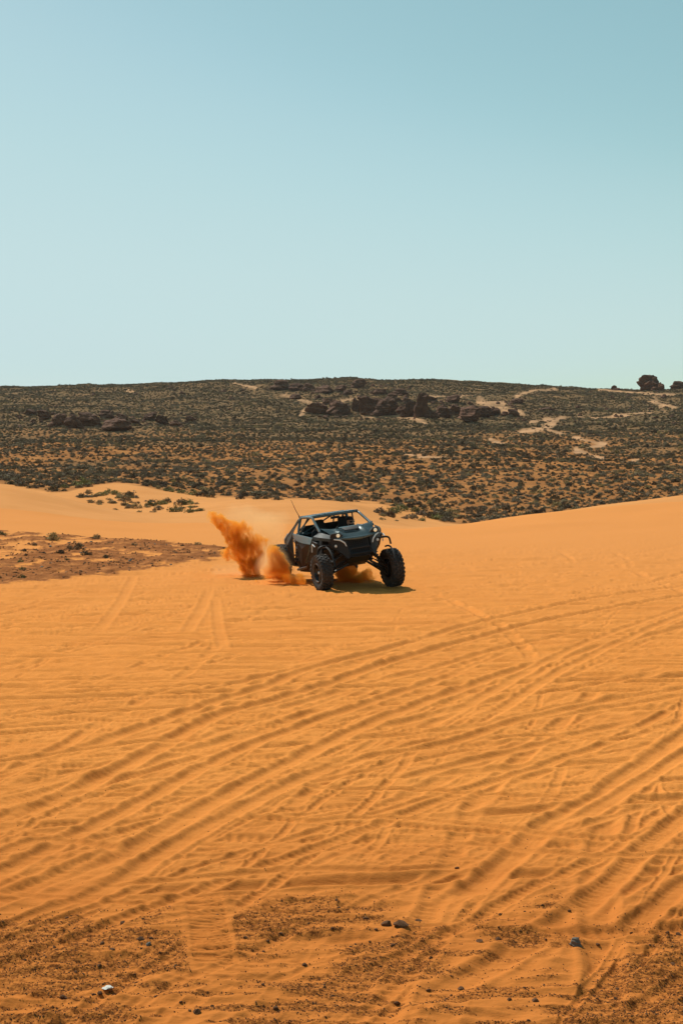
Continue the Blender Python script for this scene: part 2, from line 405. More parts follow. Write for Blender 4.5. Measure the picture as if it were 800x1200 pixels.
def sand_relief(X, Y):
    w = sstep(60, 40, Y)
    a = fbm(X / 2.8, Y / 2.0, 111, 3) * .024 + fbm(X / 0.9, Y / 0.45, 113, 3) * .012
    r = 1 - np.abs(perlin(X / 1.7 + .5 * Y, Y / .6, 117) + .3 * perlin(X / .5, Y / .4, 118))
    a = a + (r ** 4) * .012
    for ang, sd_, am in ((56, 121, .014), (70, 123, .008), (5, 125, .026), (27, 127, .018), (-12, 129, .012)):
        ca, sa = math.cos(R(ang)), math.sin(R(ang)); U = X * ca + Y * sa; V = -X * sa + Y * ca
        g = 1 - np.abs(perlin(U / 3.0, V / .20, sd_)) * 1.6
        a = a + (np.clip(g, 0, 1) ** 3) * am * sstep(-.35, .25, perlin(X / 2.2, Y / 2.6, sd_ + 50)) + perlin(U / 1.3, V / .085, sd_ + 3) * am * .35
    for ang, sd_, am, wl_ in ((4, 201, .0085, .11), (20, 203, .0075, .10), (60, 205, .006, .09), (-10, 207, .006, .13)):
        ca, sa = math.cos(R(ang)), math.sin(R(ang)); U = X * ca + Y * sa; V = -X * sa + Y * ca
        a = a + fbm(U / 1.1, V / wl_, sd_, 2) * am * sstep(-.3, .4, perlin(X / 1.6, Y / 1.9, sd_ + 9))
    a = a + np.clip(perlin(X / .8, Y / .30, 211), 0, 1) ** 2 * .03
    return a * w

# ---- mesh sheets
def sheet(name, X, Y, Z, attrs, mat):
    n, m = X.shape
    me = bpy.data.meshes.new(name)
    me.vertices.add(n * m)
    me.vertices.foreach_set('co', np.stack([X, Y, Z], -1).astype(np.float32).ravel())
    idx = np.arange(n * m).reshape(n, m)
    q = np.stack([idx[:-1, :-1], idx[:-1, 1:], idx[1:, 1:], idx[1:, :-1]], -1).reshape(-1, 4).astype(np.int32)
    me.loops.add(q.size); me.loops.foreach_set('vertex_index', q.ravel())
    me.polygons.add(len(q)); me.polygons.foreach_set('loop_start', np.arange(0, q.size, 4, dtype=np.int32))
    me.update(calc_edges=True)
    me.polygons.foreach_set('use_smooth', np.ones(len(q), bool))
    for k, v in attrs.items():
        a = me.attributes.new(k, 'FLOAT', 'POINT'); a.data.foreach_set('value', v.astype(np.float32).ravel())
    me.materials.append(mat)
    return link_mesh(name, me)

# ------------------------------------------------------------------ ground materials
def attr(n, name):
    a = n.new('ShaderNodeAttribute'); a.attribute_name = name; return a.outputs['Fac']
def mk_sand():
    m, n, l, b = nmat('sand', rough=1.0, spec=.02)
    g = attr(n, 'grit'); s = attr(n, 'stony'); far_tone = attr(n, 'tone')
    big = noise_node(n, l, .35, 4); fine = noise_node(n, l, 55, 3, .7); mid = noise_node(n, l, 3.2, 5)
    c = ramp(n, l, big, [(.3, (.575, .195, .040)), (.7, (.64, .234, .054))])
    c = mixc(n, l, .45, c, ramp(n, l, mid, [(.3, (.50, .162, .031)), (.7, (.68, .256, .062))]))
    c = mixc(n, l, .5, c, ramp(n, l, fine, [(.25, (.50, .17, .030)), (.75, (.76, .31, .078))]))
    c = mixc(n, l, far_tone, c, (.60, .243, .072))  # blends to a paler sand tone with distance
    c = mixc(n, l, attr(n, 'deep_tone'), c, (.43, .135, .028))
    gsp = noise_node(n, l, 34, 4, .75)
    gc = ramp(n, l, gsp, [(.35, (.11, .036, .010)), (.47, (.27, .088, .021)), (.60, (.50, .175, .038))])
    gm = math_node(n, l, 'MULTIPLY_ADD', gsp, -2.2, math_node(n, l, 'MULTIPLY_ADD', g, 1.75, .42), clamp=True)
    c = mixc(n, l, gm, c, gc)
    sc = ramp(n, l, noise_node(n, l, 2.6, 6, .72), [(.34, (.14, .048, .016)), (.46, (.26, .094, .031)), (.57, (.35, .132, .043)), (.70, (.54, .22, .070))])
    sfac = math_node(n, l, 'MULTIPLY_ADD', noise_node(n, l, 11, 6, .8), -1.6, math_node(n, l, 'MULTIPLY_ADD', s, 2.0, .30), clamp=True)
    c = mixc(n, l, sfac, c, sc)
    l.new(c, b.inputs['Base Color'])
    b1 = bump(n, l, None, noise_node(n, l, 7, 5, .6, stretch=(.6, 1.6, 1)), .5, .03)
    b2 = bump(n, l, None, fine, .35, .006, b1)
    b3 = n.new('ShaderNodeBump'); l.new(gsp, b3.inputs['Height']); l.new(math_node(n, l, 'MULTIPLY', gm, .9), b3.inputs['Strength'])
    b3.inputs['Distance'].default_value = .02; l.new(b2, b3.inputs['Normal'])
    b4 = n.new('ShaderNodeBump'); l.new(noise_node(n, l, 4, 7, .7), b4.inputs['Height']); l.new(math_node(n, l, 'MULTIPLY', s, .9), b4.inputs['Strength'])
    b4.inputs['Distance'].default_value = .10; l.new(b3.outputs[0], b4.inputs['Normal']); l.new(b4.outputs[0], b.inputs['Normal'])
    return m
def mk_hill():
    m, n, l, b = nmat('hill_soil', rough=1.0, spec=.02)
    s = attr(n, 'sandy'); p = attr(n, 'path'); f = attr(n, 'far'); lush = attr(n, 'cover')
    c = ramp(n, l, noise_node(n, l, .22, 6, .7), [(.3, (.19, .078, .027)), (.5, (.31, .132, .043)), (.72, (.48, .212, .068))])
    cf = ramp(n, l, noise_node(n, l, .10, 6, .7), [(.3, (.12, .073, .036)), (.55, (.20, .118, .056)), (.75, (.34, .185, .085))])
    c = mixc(n, l, f, c, cf)
    c = mixc(n, l, lush, c, ramp(n, l, noise_node(n, l, .9, 5, .7), [(.35, (.10, .068, .036)), (.62, (.20, .130, .065))]))
    pc = ramp(n, l, noise_node(n, l, .12, 3), [(.35, (.34, .20, .11)), (.6, (.52, .29, .15))])
    c = mixc(n, l, p, c, pc)
    c = mixc(n, l, s, c, ramp(n, l, noise_node(n, l, .3, 5, .6), [(.3, (.54, .230, .072)), (.7, (.60, .265, .088))]))
    l.new(c, b.inputs['Base Color'])
    nn = noise_node(n, l, .8, 6, .7); bp = n.new('ShaderNodeBump'); bp.inputs['Distance'].default_value = .5
    l.new(nn, bp.inputs['Height']); l.new(math_node(n, l, 'MULTIPLY_ADD', s, -.5, .6), bp.inputs['Strength']); l.new(bp.outputs[0], b.inputs['Normal'])
    return m
M_sand = mk_sand(); M_hill = mk_hill()

# near dunes: rows evenly spaced as seen from about standing height, 5.5 m to 80 m
NR, NC = 860, 900
inv = np.linspace(1 / 6.2, 1 / 62, NR)
Yr = 1 / inv
az = np.linspace(-.32, .32, NC)
Yg = np.repeat(Yr[:, None], NC, 1); Xg = Yg * az[None, :]
BH = ground_h(Xg, Yg)
RH, RC = rut_height(Xg, Yg); SR = sand_relief(Xg, Yg) * (1 - .72 * RC)
pxg, pyg = proj(Xg, Yg, BH)
gm = grit_mask(Xg, Yg, pxg, pyg); sm = stony_mask(Xg, Yg, pxg, pyg)
qz = 1 - .8 * sstep(0.2, .8, sm)
cw = sstep(46, 38, Yg)
Zg = BH + (RH + SR) * qz * (.25 + .75 * cw) + sm * (fbm(Xg / .9, Yg / 1.0, 141, 4) * .06 + .04) + gm * fbm(Xg / .09, Yg / .09, 143, 2) * .008
edge = sstep(0, 12, np.arange(NC - 1, -1, -1))[None, :] * sstep(0, 12, np.arange(NC))[None, :]
tone = sstep(18, 50, Yg) * .75 * np.ones_like(Xg)
deep_tone = sstep(14, 8.6, Yg + .9 * fbm(Xg / 1.5, Yg / 1.2, 181, 3)) * .72 + .16 * sstep(.0, .6, fbm(Xg / 2.5, Yg / 1.2, 183, 4)) * sstep(34, 26, Yg)  # darker, redder sand colour towards the camera, faint random patches further out
near = sheet('sand_ground', Xg, Yg, Zg, {'grit': gm, 'stony': sm, 'tone': tone, 'deep_tone': deep_tone}, M_sand); tag(near, kind='structure')
def near_z(x, y):
    """height of the finished near sheet"""
    if y >= 61.5: return float(ground_h(x, y))
    i = int(np.clip(np.searchsorted(Yr, y), 1, NR - 1)); t = (y - Yr[i - 1]) / (Yr[i] - Yr[i - 1])
    u = np.clip((x / y + .32) / .64 * (NC - 1), 0, NC - 2); j = int(u); fu = u - j
    a = Zg[i - 1, j] * (1 - fu) + Zg[i - 1, j + 1] * fu; b_ = Zg[i, j] * (1 - fu) + Zg[i, j + 1] * fu
    return float(a * (1 - t) + b_ * t)
# the hill and the dunes beyond, 62 m to 2400 m
NR2, NC2 = 430, 560
Yr2 = np.concatenate([np.exp(np.linspace(math.log(62), math.log(760), NR2 - 24)), np.exp(np.linspace(math.log(790), math.log(2400), 24))])
az2 = np.linspace(-.40, .40, NC2)
Y2 = np.repeat(Yr2[:, None], NC2, 1); X2 = Y2 * az2[None, :]
B2 = ground_h(X2, Y2); p2x, p2y = proj(X2, Y2, B2)
sd2 = sandy(X2, Y2, p2x, p2y); pm2 = path_mask(X2, Y2, p2x, p2y)
SR2 = sand_relief(X2, Y2)
far2 = sstep(260, 380, Y2)
cover = np.clip(sstep(-.15, .5, fbm(X2 / 26, Y2 / 30, 151, 3)) * .55 + .25 * far2 , 0, .8) * (1 - sd2) * sstep(150, 240, Y2)
hillo = sheet('hill', X2, Y2, B2, {'sandy': sd2, 'path': pm2, 'far': far2, 'cover': cover}, M_hill); tag(hillo, kind='structure')
# plain sand that goes on to the sides and behind the photographer
def apron():
    bm = bmesh.new()
    ring = []
    for a in np.linspace(-.32, .32, 33): ring.append(bm.verts.new((6.2 * a, 6.2, -.03)))
    L = [bm.verts.new((x, -60, -.03)) for x in np.linspace(-60, 60, 33)]
    for i in range(32): bm.faces.new((L[i], L[i + 1], ring[i + 1], ring[i]))
    for s in (-1, 1):
        e0 = ring[0] if s < 0 else ring[-1]; e1 = L[0] if s < 0 else L[-1]
        f0 = bm.verts.new((s * .32 * 62, 62, -.12)); f1 = bm.verts.new((s * 90, 62, -.12)); f2 = bm.verts.new((s * 90, -60, -.12))
        bm.faces.new((e0, f0, f1, f2, e1) if s > 0 else (e1, f2, f1, f0, e0))
    o = obj('sand_apron', bm, M_sand, smooth=0); tag(o, kind='structure')
apron()

# ------------------------------------------------------------------ shrubs
def mk_leaf(name, c1, c2):
    m, n, l, b = nmat(name, rough=.8, spec=.2)
    oi = n.new('ShaderNodeObjectInfo')
    f = noise_node(n, l, 6, 3)
    c = mixc(n, l, f, c1, c2)
    hsn = n.new('ShaderNodeHueSaturation'); l.new(c, hsn.inputs['Color'])
    l.new(math_node(n, l, 'MULTIPLY_ADD', oi.outputs['Random'], .7, .65), hsn.inputs['Value'])
    l.new(math_node(n, l, 'MULTIPLY_ADD', oi.outputs['Random'], .03, .485), hsn.inputs['Hue'])
    l.new(hsn.outputs[0], b.inputs['Base Color'])
    return m
M_leaf = {'dark': mk_leaf('leaf_dark_green', (.088, .062, .032), (.165, .118, .062)),
          'sage': mk_leaf('leaf_grey_green', (.155, .120, .070), (.27, .205, .125)),
          'dry': mk_leaf('leaf_dry_straw', (.20, .13, .055), (.36, .25, .11)),
          'green': mk_leaf('leaf_olive_green', (.14, .135, .042), (.26, .235, .080))}
M_stem, *_ = nmat('stem_brown', (.12, .07, .04), .9)
def shrub_mesh(kind, seed, nclump, nleaf, leaf=.06, tall=.75, open_=0.0):
    r = random.Random(seed); V = []; Fc = []; mi = []
    tips = []
    for i in range(nclump):
        th = r.uniform(0, 2 * PI); ph = math.acos(r.uniform(0.02, 1)); rad = .5 * r.uniform(.62, 1.0) * (1 + .25 * math.sin(3 * th + seed))
        t = Vector((math.cos(th) * math.sin(ph) * rad, math.sin(th) * math.sin(ph) * rad, math.cos(ph) * rad * tall * 2 * .62 + .05))
        tips.append(t)
        # stem: 3-sided taper
        base = Vector((t.x * .12, t.y * .12, -.04)); w = .012; k = len(V)
        for a in range(3):
            d = Vector((math.cos(a * 2.09), math.sin(a * 2.09), 0)); V.append(base + d * w); V.append(t + d * w * .35)
        for a in range(3):
            b2 = (a + 1) % 3; Fc.append((k + 2 * a, k + 2 * b2, k + 2 * b2 + 1, k + 2 * a + 1)); mi.append(1)
    for t in tips:
        cr = r.uniform(.09, .17)
        for j in range(nleaf):
            while True:
                d = Vector((r.uniform(-1, 1), r.uniform(-1, 1), r.uniform(-1, 1)))
                if d.length < 1: break
            c = t + d * cr; c.z = max(c.z, .01)
            n = (d + Vector((r.uniform(-.8, .8), r.uniform(-.8, .8), r.uniform(-.3, .9)))).normalized()
            u = n.orthogonal().normalized(); v = n.cross(u); a = r.uniform(0, PI); u, v = u * math.cos(a) + v * math.sin(a), v * math.cos(a) - u * math.sin(a)
            s = leaf * r.uniform(.6, 1.4); k = len(V)
            V += [c - u * s, c - v * s * .45, c + u * s, c + v * s * .45 + n * s * .15]
            Fc.append((k, k + 1, k + 2, k + 3)); mi.append(0)
    me = bpy.data.meshes.new('shrub'); me.from_pydata([tuple(v) for v in V], [], Fc); me.update()
    me.materials.append(M_leaf[kind]); me.materials.append(M_stem)
    me.polygons.foreach_set('material_index', np.array(mi, dtype=np.int32))
    return me
PROTO = {k: [shrub_mesh(k, 10 * i + j, 34, 11, .062, .6 if k != 'dry' else .7) for j in range(3)] for i, k in enumerate(('dark', 'sage', 'dry', 'green'))}
def place_shrub(kind, x, y, size, label, group, cat='shrub', name='shrub', zs=1.0, v=None):
    z = near_z(x, y) if y < 61 else float(ground_h(x, y))
    o = link_mesh(name, PROTO[kind][rnd.randrange(3) if v is None else v])
    o.location = (x, y, z - .02 * size); o.rotation_euler = (0, 0, rnd.uniform(0, 6.28)); o.scale = (size * rnd.uniform(.9, 1.15), size * rnd.uniform(.9, 1.15), size * zs * 1.15)
    tag(o, label, cat, group); return o
nshrub = 0
# shrubs one can single out: photo x, base row, width px, kind, label
NAMED = [
 (461, 601, 12, 'green', 'grey-green shrub on the sand just right of the roof corner, left of a row'),
 (447, 603, 15, 'sage', 'wide grey shrub on sand nearest the right end of the roof'),
 (458, 606, 13, 'dark', 'dark low shrub on sand beside the wide grey one right of the buggy'),
 (470, 598, 13, 'green', 'rounded olive shrub on the sand slope right of the buggy'),
 (480, 595, 11, 'dark', 'dark green shrub at the foot of the hill above the rounded olive one'),
 (487, 600, 12, 'green', 'bright olive shrub in the middle of the clump right of the buggy'),
 (495, 604, 13, 'sage', 'pale grey shrub low in the clump where the right dune begins'),
 (504, 607, 12, 'dark', 'dark shrub at the left tip of the right hand dune crest'),
 (514, 609, 12, 'green', 'olive shrub lying against the start of the right dune crest'),
 (523, 611, 12, 'sage', 'grey-green shrub half hidden by the right dune crest'),
 (481, 608, 11, 'sage', 'small grey shrub low in the hollow right of the buggy'),
 (63, 576, 12, 'dark', 'dark shrub standing on the crest at the foot of the left dune'),
 (76, 572, 8, 'green', 'small olive shrub alone at the sand edge left of the long shrub'),
 (97, 569, 15, 'green', 'long low olive shrub at the top edge of the left sand pan'),
 (199, 576, 9, 'green', 'small shrub at the top edge of the sand pan, leftmost of the row'),
 (212, 578, 8, 'green', 'small round shrub second in the row along the sand pan edge'),
 (227, 580, 11, 'green', 'olive shrub third in the row along the sand pan edge'),
 (238, 582, 13, 'dark', 'wide dark shrub at the right end of the row on the sand pan edge'),
 (248, 583, 10, 'dark', 'dark shrub touching the wide one at the sand pan edge'),
 (283, 585, 10, 'dark', 'dark round shrub on the far sand crest above the dust plume'),
 (302, 585, 7, 'dark', 'small dark shrub on the far sand crest right of the plume tip'),
 (325, 586, 9, 'dark', 'dark shrub on the far sand crest left of the antenna'),
 (118, 581, 9, 'green', 'olive shrub at the left of the overgrown strip in the sand pan'),
 (128, 578, 9, 'green', 'bright green shrub near the top of the overgrown strip'),
 (136, 580, 10, 'green', 'green shrub in the middle of the overgrown strip'),
 (152, 582, 12, 'dark', 'dark green shrub at the right end of the overgrown strip'),
 (96, 583, 8, 'dark', 'dark shrub at the left tip of the overgrown strip'),
 (104, 579, 8, 'dry', 'straw coloured bush beside the dark left tip of the strip'),
 (176, 593, 11, 'green', 'olive shrub at the left of the second group in the sand pan'),
 (190, 591, 10, 'green', 'green shrub in the middle of the second group in the pan'),
 (197, 589, 9, 'dark', 'dark shrub on top of the second group in the pan'),
 (212, 592, 11, 'dark', 'dark shrub right of the middle of the second group in the pan'),
 (222, 591, 10, 'green', 'green shrub near the right end of the second group in the pan'),
 (206, 600, 12, 'green', 'low olive shrub in front of the second group'),
 (222, 601, 8, 'green', 'small low shrub in front, right of the second group'),
 (234, 599, 7, 'green', 'tiny shrub alone on sand left of the plume tip'),
 (146, 588, 9, 'dry', 'dry straw bush below the dark green one of the strip'),
 (132, 590, 8, 'dry', 'pale dry bush low in the overgrown strip'),
 (160, 596, 9, 'dry', 'dry grassy bush between the two groups in the pan'),
 (185, 598, 8, 'dry', 'dry low bush in front of the second group left side'),
]
for x, y, w, k, lab in NAMED:
    h = hit(x, y)
    if not h: continue
    place_shrub(k, h[0], h[1], w / F * h[1] * 1.35, lab, 'shrubs on the sand below the hill', zs=rnd.uniform(.75, .95)); nshrub += 1
for q in range(70):
    a = rnd.random(); x, y = (rnd.uniform(92, 162), rnd.uniform(579, 600)) if a < .5 else ((rnd.uniform(160, 236), rnd.uniform(588, 603)) if a < .8 else (rnd.uniform(440, 520), rnd.uniform(594, 611)))
    h = hit(x, y)
    if not h or h[1] < 80: continue
    k = rnd.choice(['dry', 'dry', 'green', 'sage']); zn = 'left sand pan' if x < 300 else 'sand hollow right of the buggy'; kd = {'dry': 'dry straw', 'green': 'olive', 'sage': 'grey'}[k]
    place_shrub(k, h[0], h[1], rnd.uniform(4.5, 9) / F * h[1] * 1.2, f'low {kd} coloured brush between larger shrubs in the {zn}', f'low {kd} brush, {zn}', zs=rnd.uniform(.5, .8))
# tufts on the stony bank
TUFT = [(2, 628, 8, 'green', 'green tuft at the left edge of the picture above the stony bank'), (62, 634, 12, 'dry', 'yellowish grass tuft at the top of the stony bank'),
 (88, 645, 14, 'dry', 'wide dry grass tuft in the middle of the stony bank'), (113, 632, 8, 'dry', 'brownish tuft on the top edge of the stony bank'),
 (30, 648, 5, 'dark', 'small dark tuft left on the stony bank, upper one'), (31, 653, 4, 'dark', 'tiny dark tuft just below another one'),
 (51, 651, 5, 'dark', 'dark tuft in the left part of the stony bank'), (26, 669, 6, 'green', 'green weed low on the left part of the bank'),
 (24, 660, 5, 'green', 'thin green weed at left above a lower weed'), (100, 652, 9, 'dark', 'flat dark tuft right of the wide dry grass'),
 (72, 650, 8, 'dark', 'low dark twigs left of the wide dry grass'), (125, 654, 7, 'dark', 'flat dark tuft in the middle of the bank'),
 (26, 678, 7, 'green', 'pale green weed at the lower edge of the bank'), (78, 658, 4, 'dark', 'tiny dark weed under the low dark twigs'), (232, 640, 5, 'dry', 'dry weed at the right end of the bank'), (40, 640, 5, 'dry', 'small pale weed left of the yellowish tuft'), (214, 643, 4, 'dark', 'tiny dark weed on the red soil at right'), (158, 640, 5, 'dry', 'small straw weed on the red soil')]
for x, y, w, k, lab in TUFT:
    h = hit(x, y)
    place_shrub(k, h[0], h[1], w / F * h[1] * 1.5, lab, 'weeds on the stony bank', 'plant', 'grass_tuft', zs=rnd.uniform(.6, .9)); nshrub += 1

# the scrub that covers the hill: sample positions, the nearest ones as things of their own
def scrub_points():
    pts = []
    C = .96
    gx, gy = np.meshgrid(np.arange(-238, 238, C), np.arange(100, 690, C)); Xb = (gx + rng.uniform(-.5, .5, gx.shape) * C * 1.15).ravel(); Yb = (gy + rng.uniform(-.5, .5, gx.shape) * C * 1.15).ravel()
    q = np.abs(Xb) < .335 * Yb; Xb, Yb = Xb[q], Yb[q]
    Zb = ground_h(Xb, Yb); px, py = proj(Xb, Yb, Zb)
    s = sandy(Xb, Yb, px, py); p = path_mask(Xb, Yb, px, py)
    den = .66 + .26 * fbm(Xb / 14, Yb / 20, 161, 4) + .12 * sstep(200, 400, Yb)
    den = den * sstep(.55, .1, s)
    keep = rng.uniform(0, 1, len(Xb)) < np.clip(den, .12, .97) * (1 - .95 * sstep(.12, .4, p))
    keep &= s < .5
    Xb, Yb, Zb, px, py = Xb[keep], Yb[keep], Zb[keep], px[keep], py[keep]
    size = np.clip(rng.lognormal(-.68, .38, len(Xb)), .28, 1.5) * (1 + .12 * sstep(180, 420, Yb))
    return Xb, Yb, Zb, size, px, py
SX, SY, SZ, SS, SPX, SPY = scrub_points()
kindsel = rng.uniform(0, 1, len(SX)); zone = fbm(SX / 40, SY / 50, 171, 2)
kk = np.where(kindsel < .50 + .25 * zone, 0, np.where(kindsel < .90, 1, 2))
vis = (SPX > 0) & (SPX < 800) & (SY < 240)
rank = np.where(vis, SS / SY, 0); order = np.argsort(-rank)
single = set(order[:215].tolist())
for i in single:
    k = ('dark', 'sage', 'dry')[kk[i]]
    side = 'left' if SPX[i] < 266 else ('right' if SPX[i] > 533 else 'middle')
    desc = {'dark': 'dark green', 'sage': 'grey-green', 'dry': 'dry straw coloured'}[k]
    place_shrub(k, float(SX[i]), float(SY[i]), float(SS[i]), f'{desc} desert shrub on the lowest slope of the hill, {side} third', f'{desc} shrubs on the lowest slope, {side}', zs=rnd.uniform(.6, .85))
def scatter(name, label, idx, kind, v):
    me = bpy.data.meshes.new(name); P = np.stack([SX[idx], SY[idx], SZ[idx] - .03], -1)
    me.vertices.add(len(P)); me.vertices.foreach_set('co', P.astype(np.float32).ravel())
    a = me.attributes.new('size', 'FLOAT', 'POINT'); a.data.foreach_set('value', SS[idx].astype(np.float32))
    o = link_mesh(name, me)
    ng = bpy.data.node_groups.new(name, 'GeometryNodeTree')
    ng.interface.new_socket('Geometry', in_out='INPUT', socket_type='NodeSocketGeometry')
    ng.interface.new_socket('Geometry', in_out='OUTPUT', socket_type='NodeSocketGeometry')
    n = ng.nodes; l = ng.links; gi = n.new('NodeGroupInput'); go = n.new('NodeGroupOutput')
    src = bpy.data.objects[PROTO_OBJ[kind][v]]
    oi = n.new('GeometryNodeObjectInfo'); oi.inputs['Object'].default_value = src; oi.transform_space = 'ORIGINAL'
    oi.inputs['As Instance'].default_value = True
    inst = n.new('GeometryNodeInstanceOnPoints'); l.new(gi.outputs[0], inst.inputs['Points']); l.new(oi.outputs['Geometry'], inst.inputs['Instance'])
    rv = n.new('FunctionNodeRandomValue'); rv.data_type = 'FLOAT_VECTOR'; rv.inputs[0].default_value = (0, 0, 0); rv.inputs[1].default_value = (0, 0, 6.28)
    l.new(rv.outputs[0], inst.inputs['Rotation'])
    na = n.new('GeometryNodeInputNamedAttribute'); na.data_type = 'FLOAT'; na.inputs[0].default_value = 'size'
    rs = n.new('FunctionNodeRandomValue'); rs.data_type = 'FLOAT_VECTOR'; rs.inputs[0].default_value = (.85, .85, .75); rs.inputs[1].default_value = (1.15, 1.15, 1.15); rs.inputs['Seed'].default_value = 3
    vm = n.new('ShaderNodeVectorMath'); vm.operation = 'SCALE'; l.new(rs.outputs[0], vm.inputs[0]); l.new(na.outputs[0], vm.inputs['Scale'])
    l.new(vm.outputs[0], inst.inputs['Scale']); l.new(inst.outputs[0], go.inputs[0])
    md = o.modifiers.new('scatter', 'NODES'); md.node_group = ng
    tag(o, label, 'scrub', kind='stuff')
PROTO_OBJ = {}
for k in ('dark', 'sage', 'dry'):
    PROTO_OBJ[k] = []
    for v in range(3):
        for o in COL.objects:
            if o.type == 'MESH' and o.data == PROTO[k][v] and o.name.startswith('shrub'):
                PROTO_OBJ[k].append(o.name); break
rest = np.array([i for i in range(len(SX)) if i not in single])
for ki, k in enumerate(('dark', 'sage', 'dry')):
    nv = len(PROTO_OBJ[k]); sel = rest[kk[rest] == ki]
    for v in range(nv):
        scatter('hill_scrub', {'dark': 'dark green desert scrub covering the hill', 'sage': 'grey-green sagebrush covering the hill', 'dry': 'dry straw coloured scrub on the hill'}[k], sel[v::nv], k, v)

# ------------------------------------------------------------------ rocks
def mk_rock(name, cs, sc=1.2):
    m, n, l, b = nmat(name, rough=.9, spec=.2)
    c = ramp(n, l, noise_node(n, l, sc, 6, .7, stretch=(1, 1, 2.5)), [(.3, cs[0]), (.55, cs[1]), (.75, cs[2])])
    oi = n.new('ShaderNodeObjectInfo'); h = n.new('ShaderNodeHueSaturation'); l.new(c, h.inputs['Color'])
    l.new(math_node(n, l, 'MULTIPLY_ADD', oi.outputs['Random'], .45, .78), h.inputs['Value']); l.new(h.outputs[0], b.inputs['Base Color'])
    bump(n, l, b, noise_node(n, l, sc * 2.5, 8, .7), .8, .4 / sc)
    return m
M_rock = mk_rock('red_sandstone', [(.070, .031, .018), (.130, .058, .032), (.24, .115, .062)], 1.0)
M_peb = mk_rock('dark_pebble', [(.085, .036, .015), (.155, .068, .028), (.26, .125, .055)], 40)
M_rub = mk_rock('bank_rubble', [(.17, .070, .026), (.30, .130, .050), (.48, .25, .11)], 14)
M_pebg = mk_rock('grey_pebble', [(.12, .11, .09), (.19, .17, .14), (.28, .25, .20)], 40)
M_white, *_ = nmat('white_stone', (.50, .49, .44), .7)
def rock_mesh(seed, sub=3, planes=9, rough=.10, top=None):
    r = random.Random(seed); bm = bmesh.new(); bmesh.ops.create_icosphere(bm, subdivisions=sub, radius=1)
    for v in bm.verts:
        p = v.co
        v.co = p * (1 + .22 * math.sin(2.1 * p.x + seed) * math.cos(1.7 * p.y - seed) + .1 * math.sin(4 * p.z + seed * 2))
    for k in range(planes):
        n = Vector((r.gauss(0, 1), r.gauss(0, 1), r.gauss(0, .6))).normalized(); d = r.uniform(.52, .82)
        for v in bm.verts:
            e = v.co.dot(n) - d
            if e > 0: v.co -= n * e * .93
    for v in bm.verts:
        q = 1 + .40 * max(0, min(1, .25 - v.co.z)); v.co.x *= q; v.co.y *= q
    P = np.array([v.co[:] for v in bm.verts])
    nz = fbm(P[:, 0] * 2.2 + P[:, 2], P[:, 1] * 2.2 - P[:, 2] * 1.4, seed, 4) * rough
    strat = .06 * np.sign(np.sin(P[:, 2] * 9 + seed))
    for v, a, s in zip(bm.verts, nz, strat): v.co = v.co * (1 + a) + Vector((v.co.x, v.co.y, 0)) * s * (1 if sub > 2 else 0)
    me = bpy.data.meshes.new('rock'); bm.to_mesh(me); bm.free()
    return me
RK = []
for i in range(10):
    me = rock_mesh(200 + i, 4 if i < 8 else 3, 14, .20); me.materials.append(M_rock); me.polygons.foreach_set('use_smooth', np.zeros(len(me.polygons), bool)); RK.append(me)
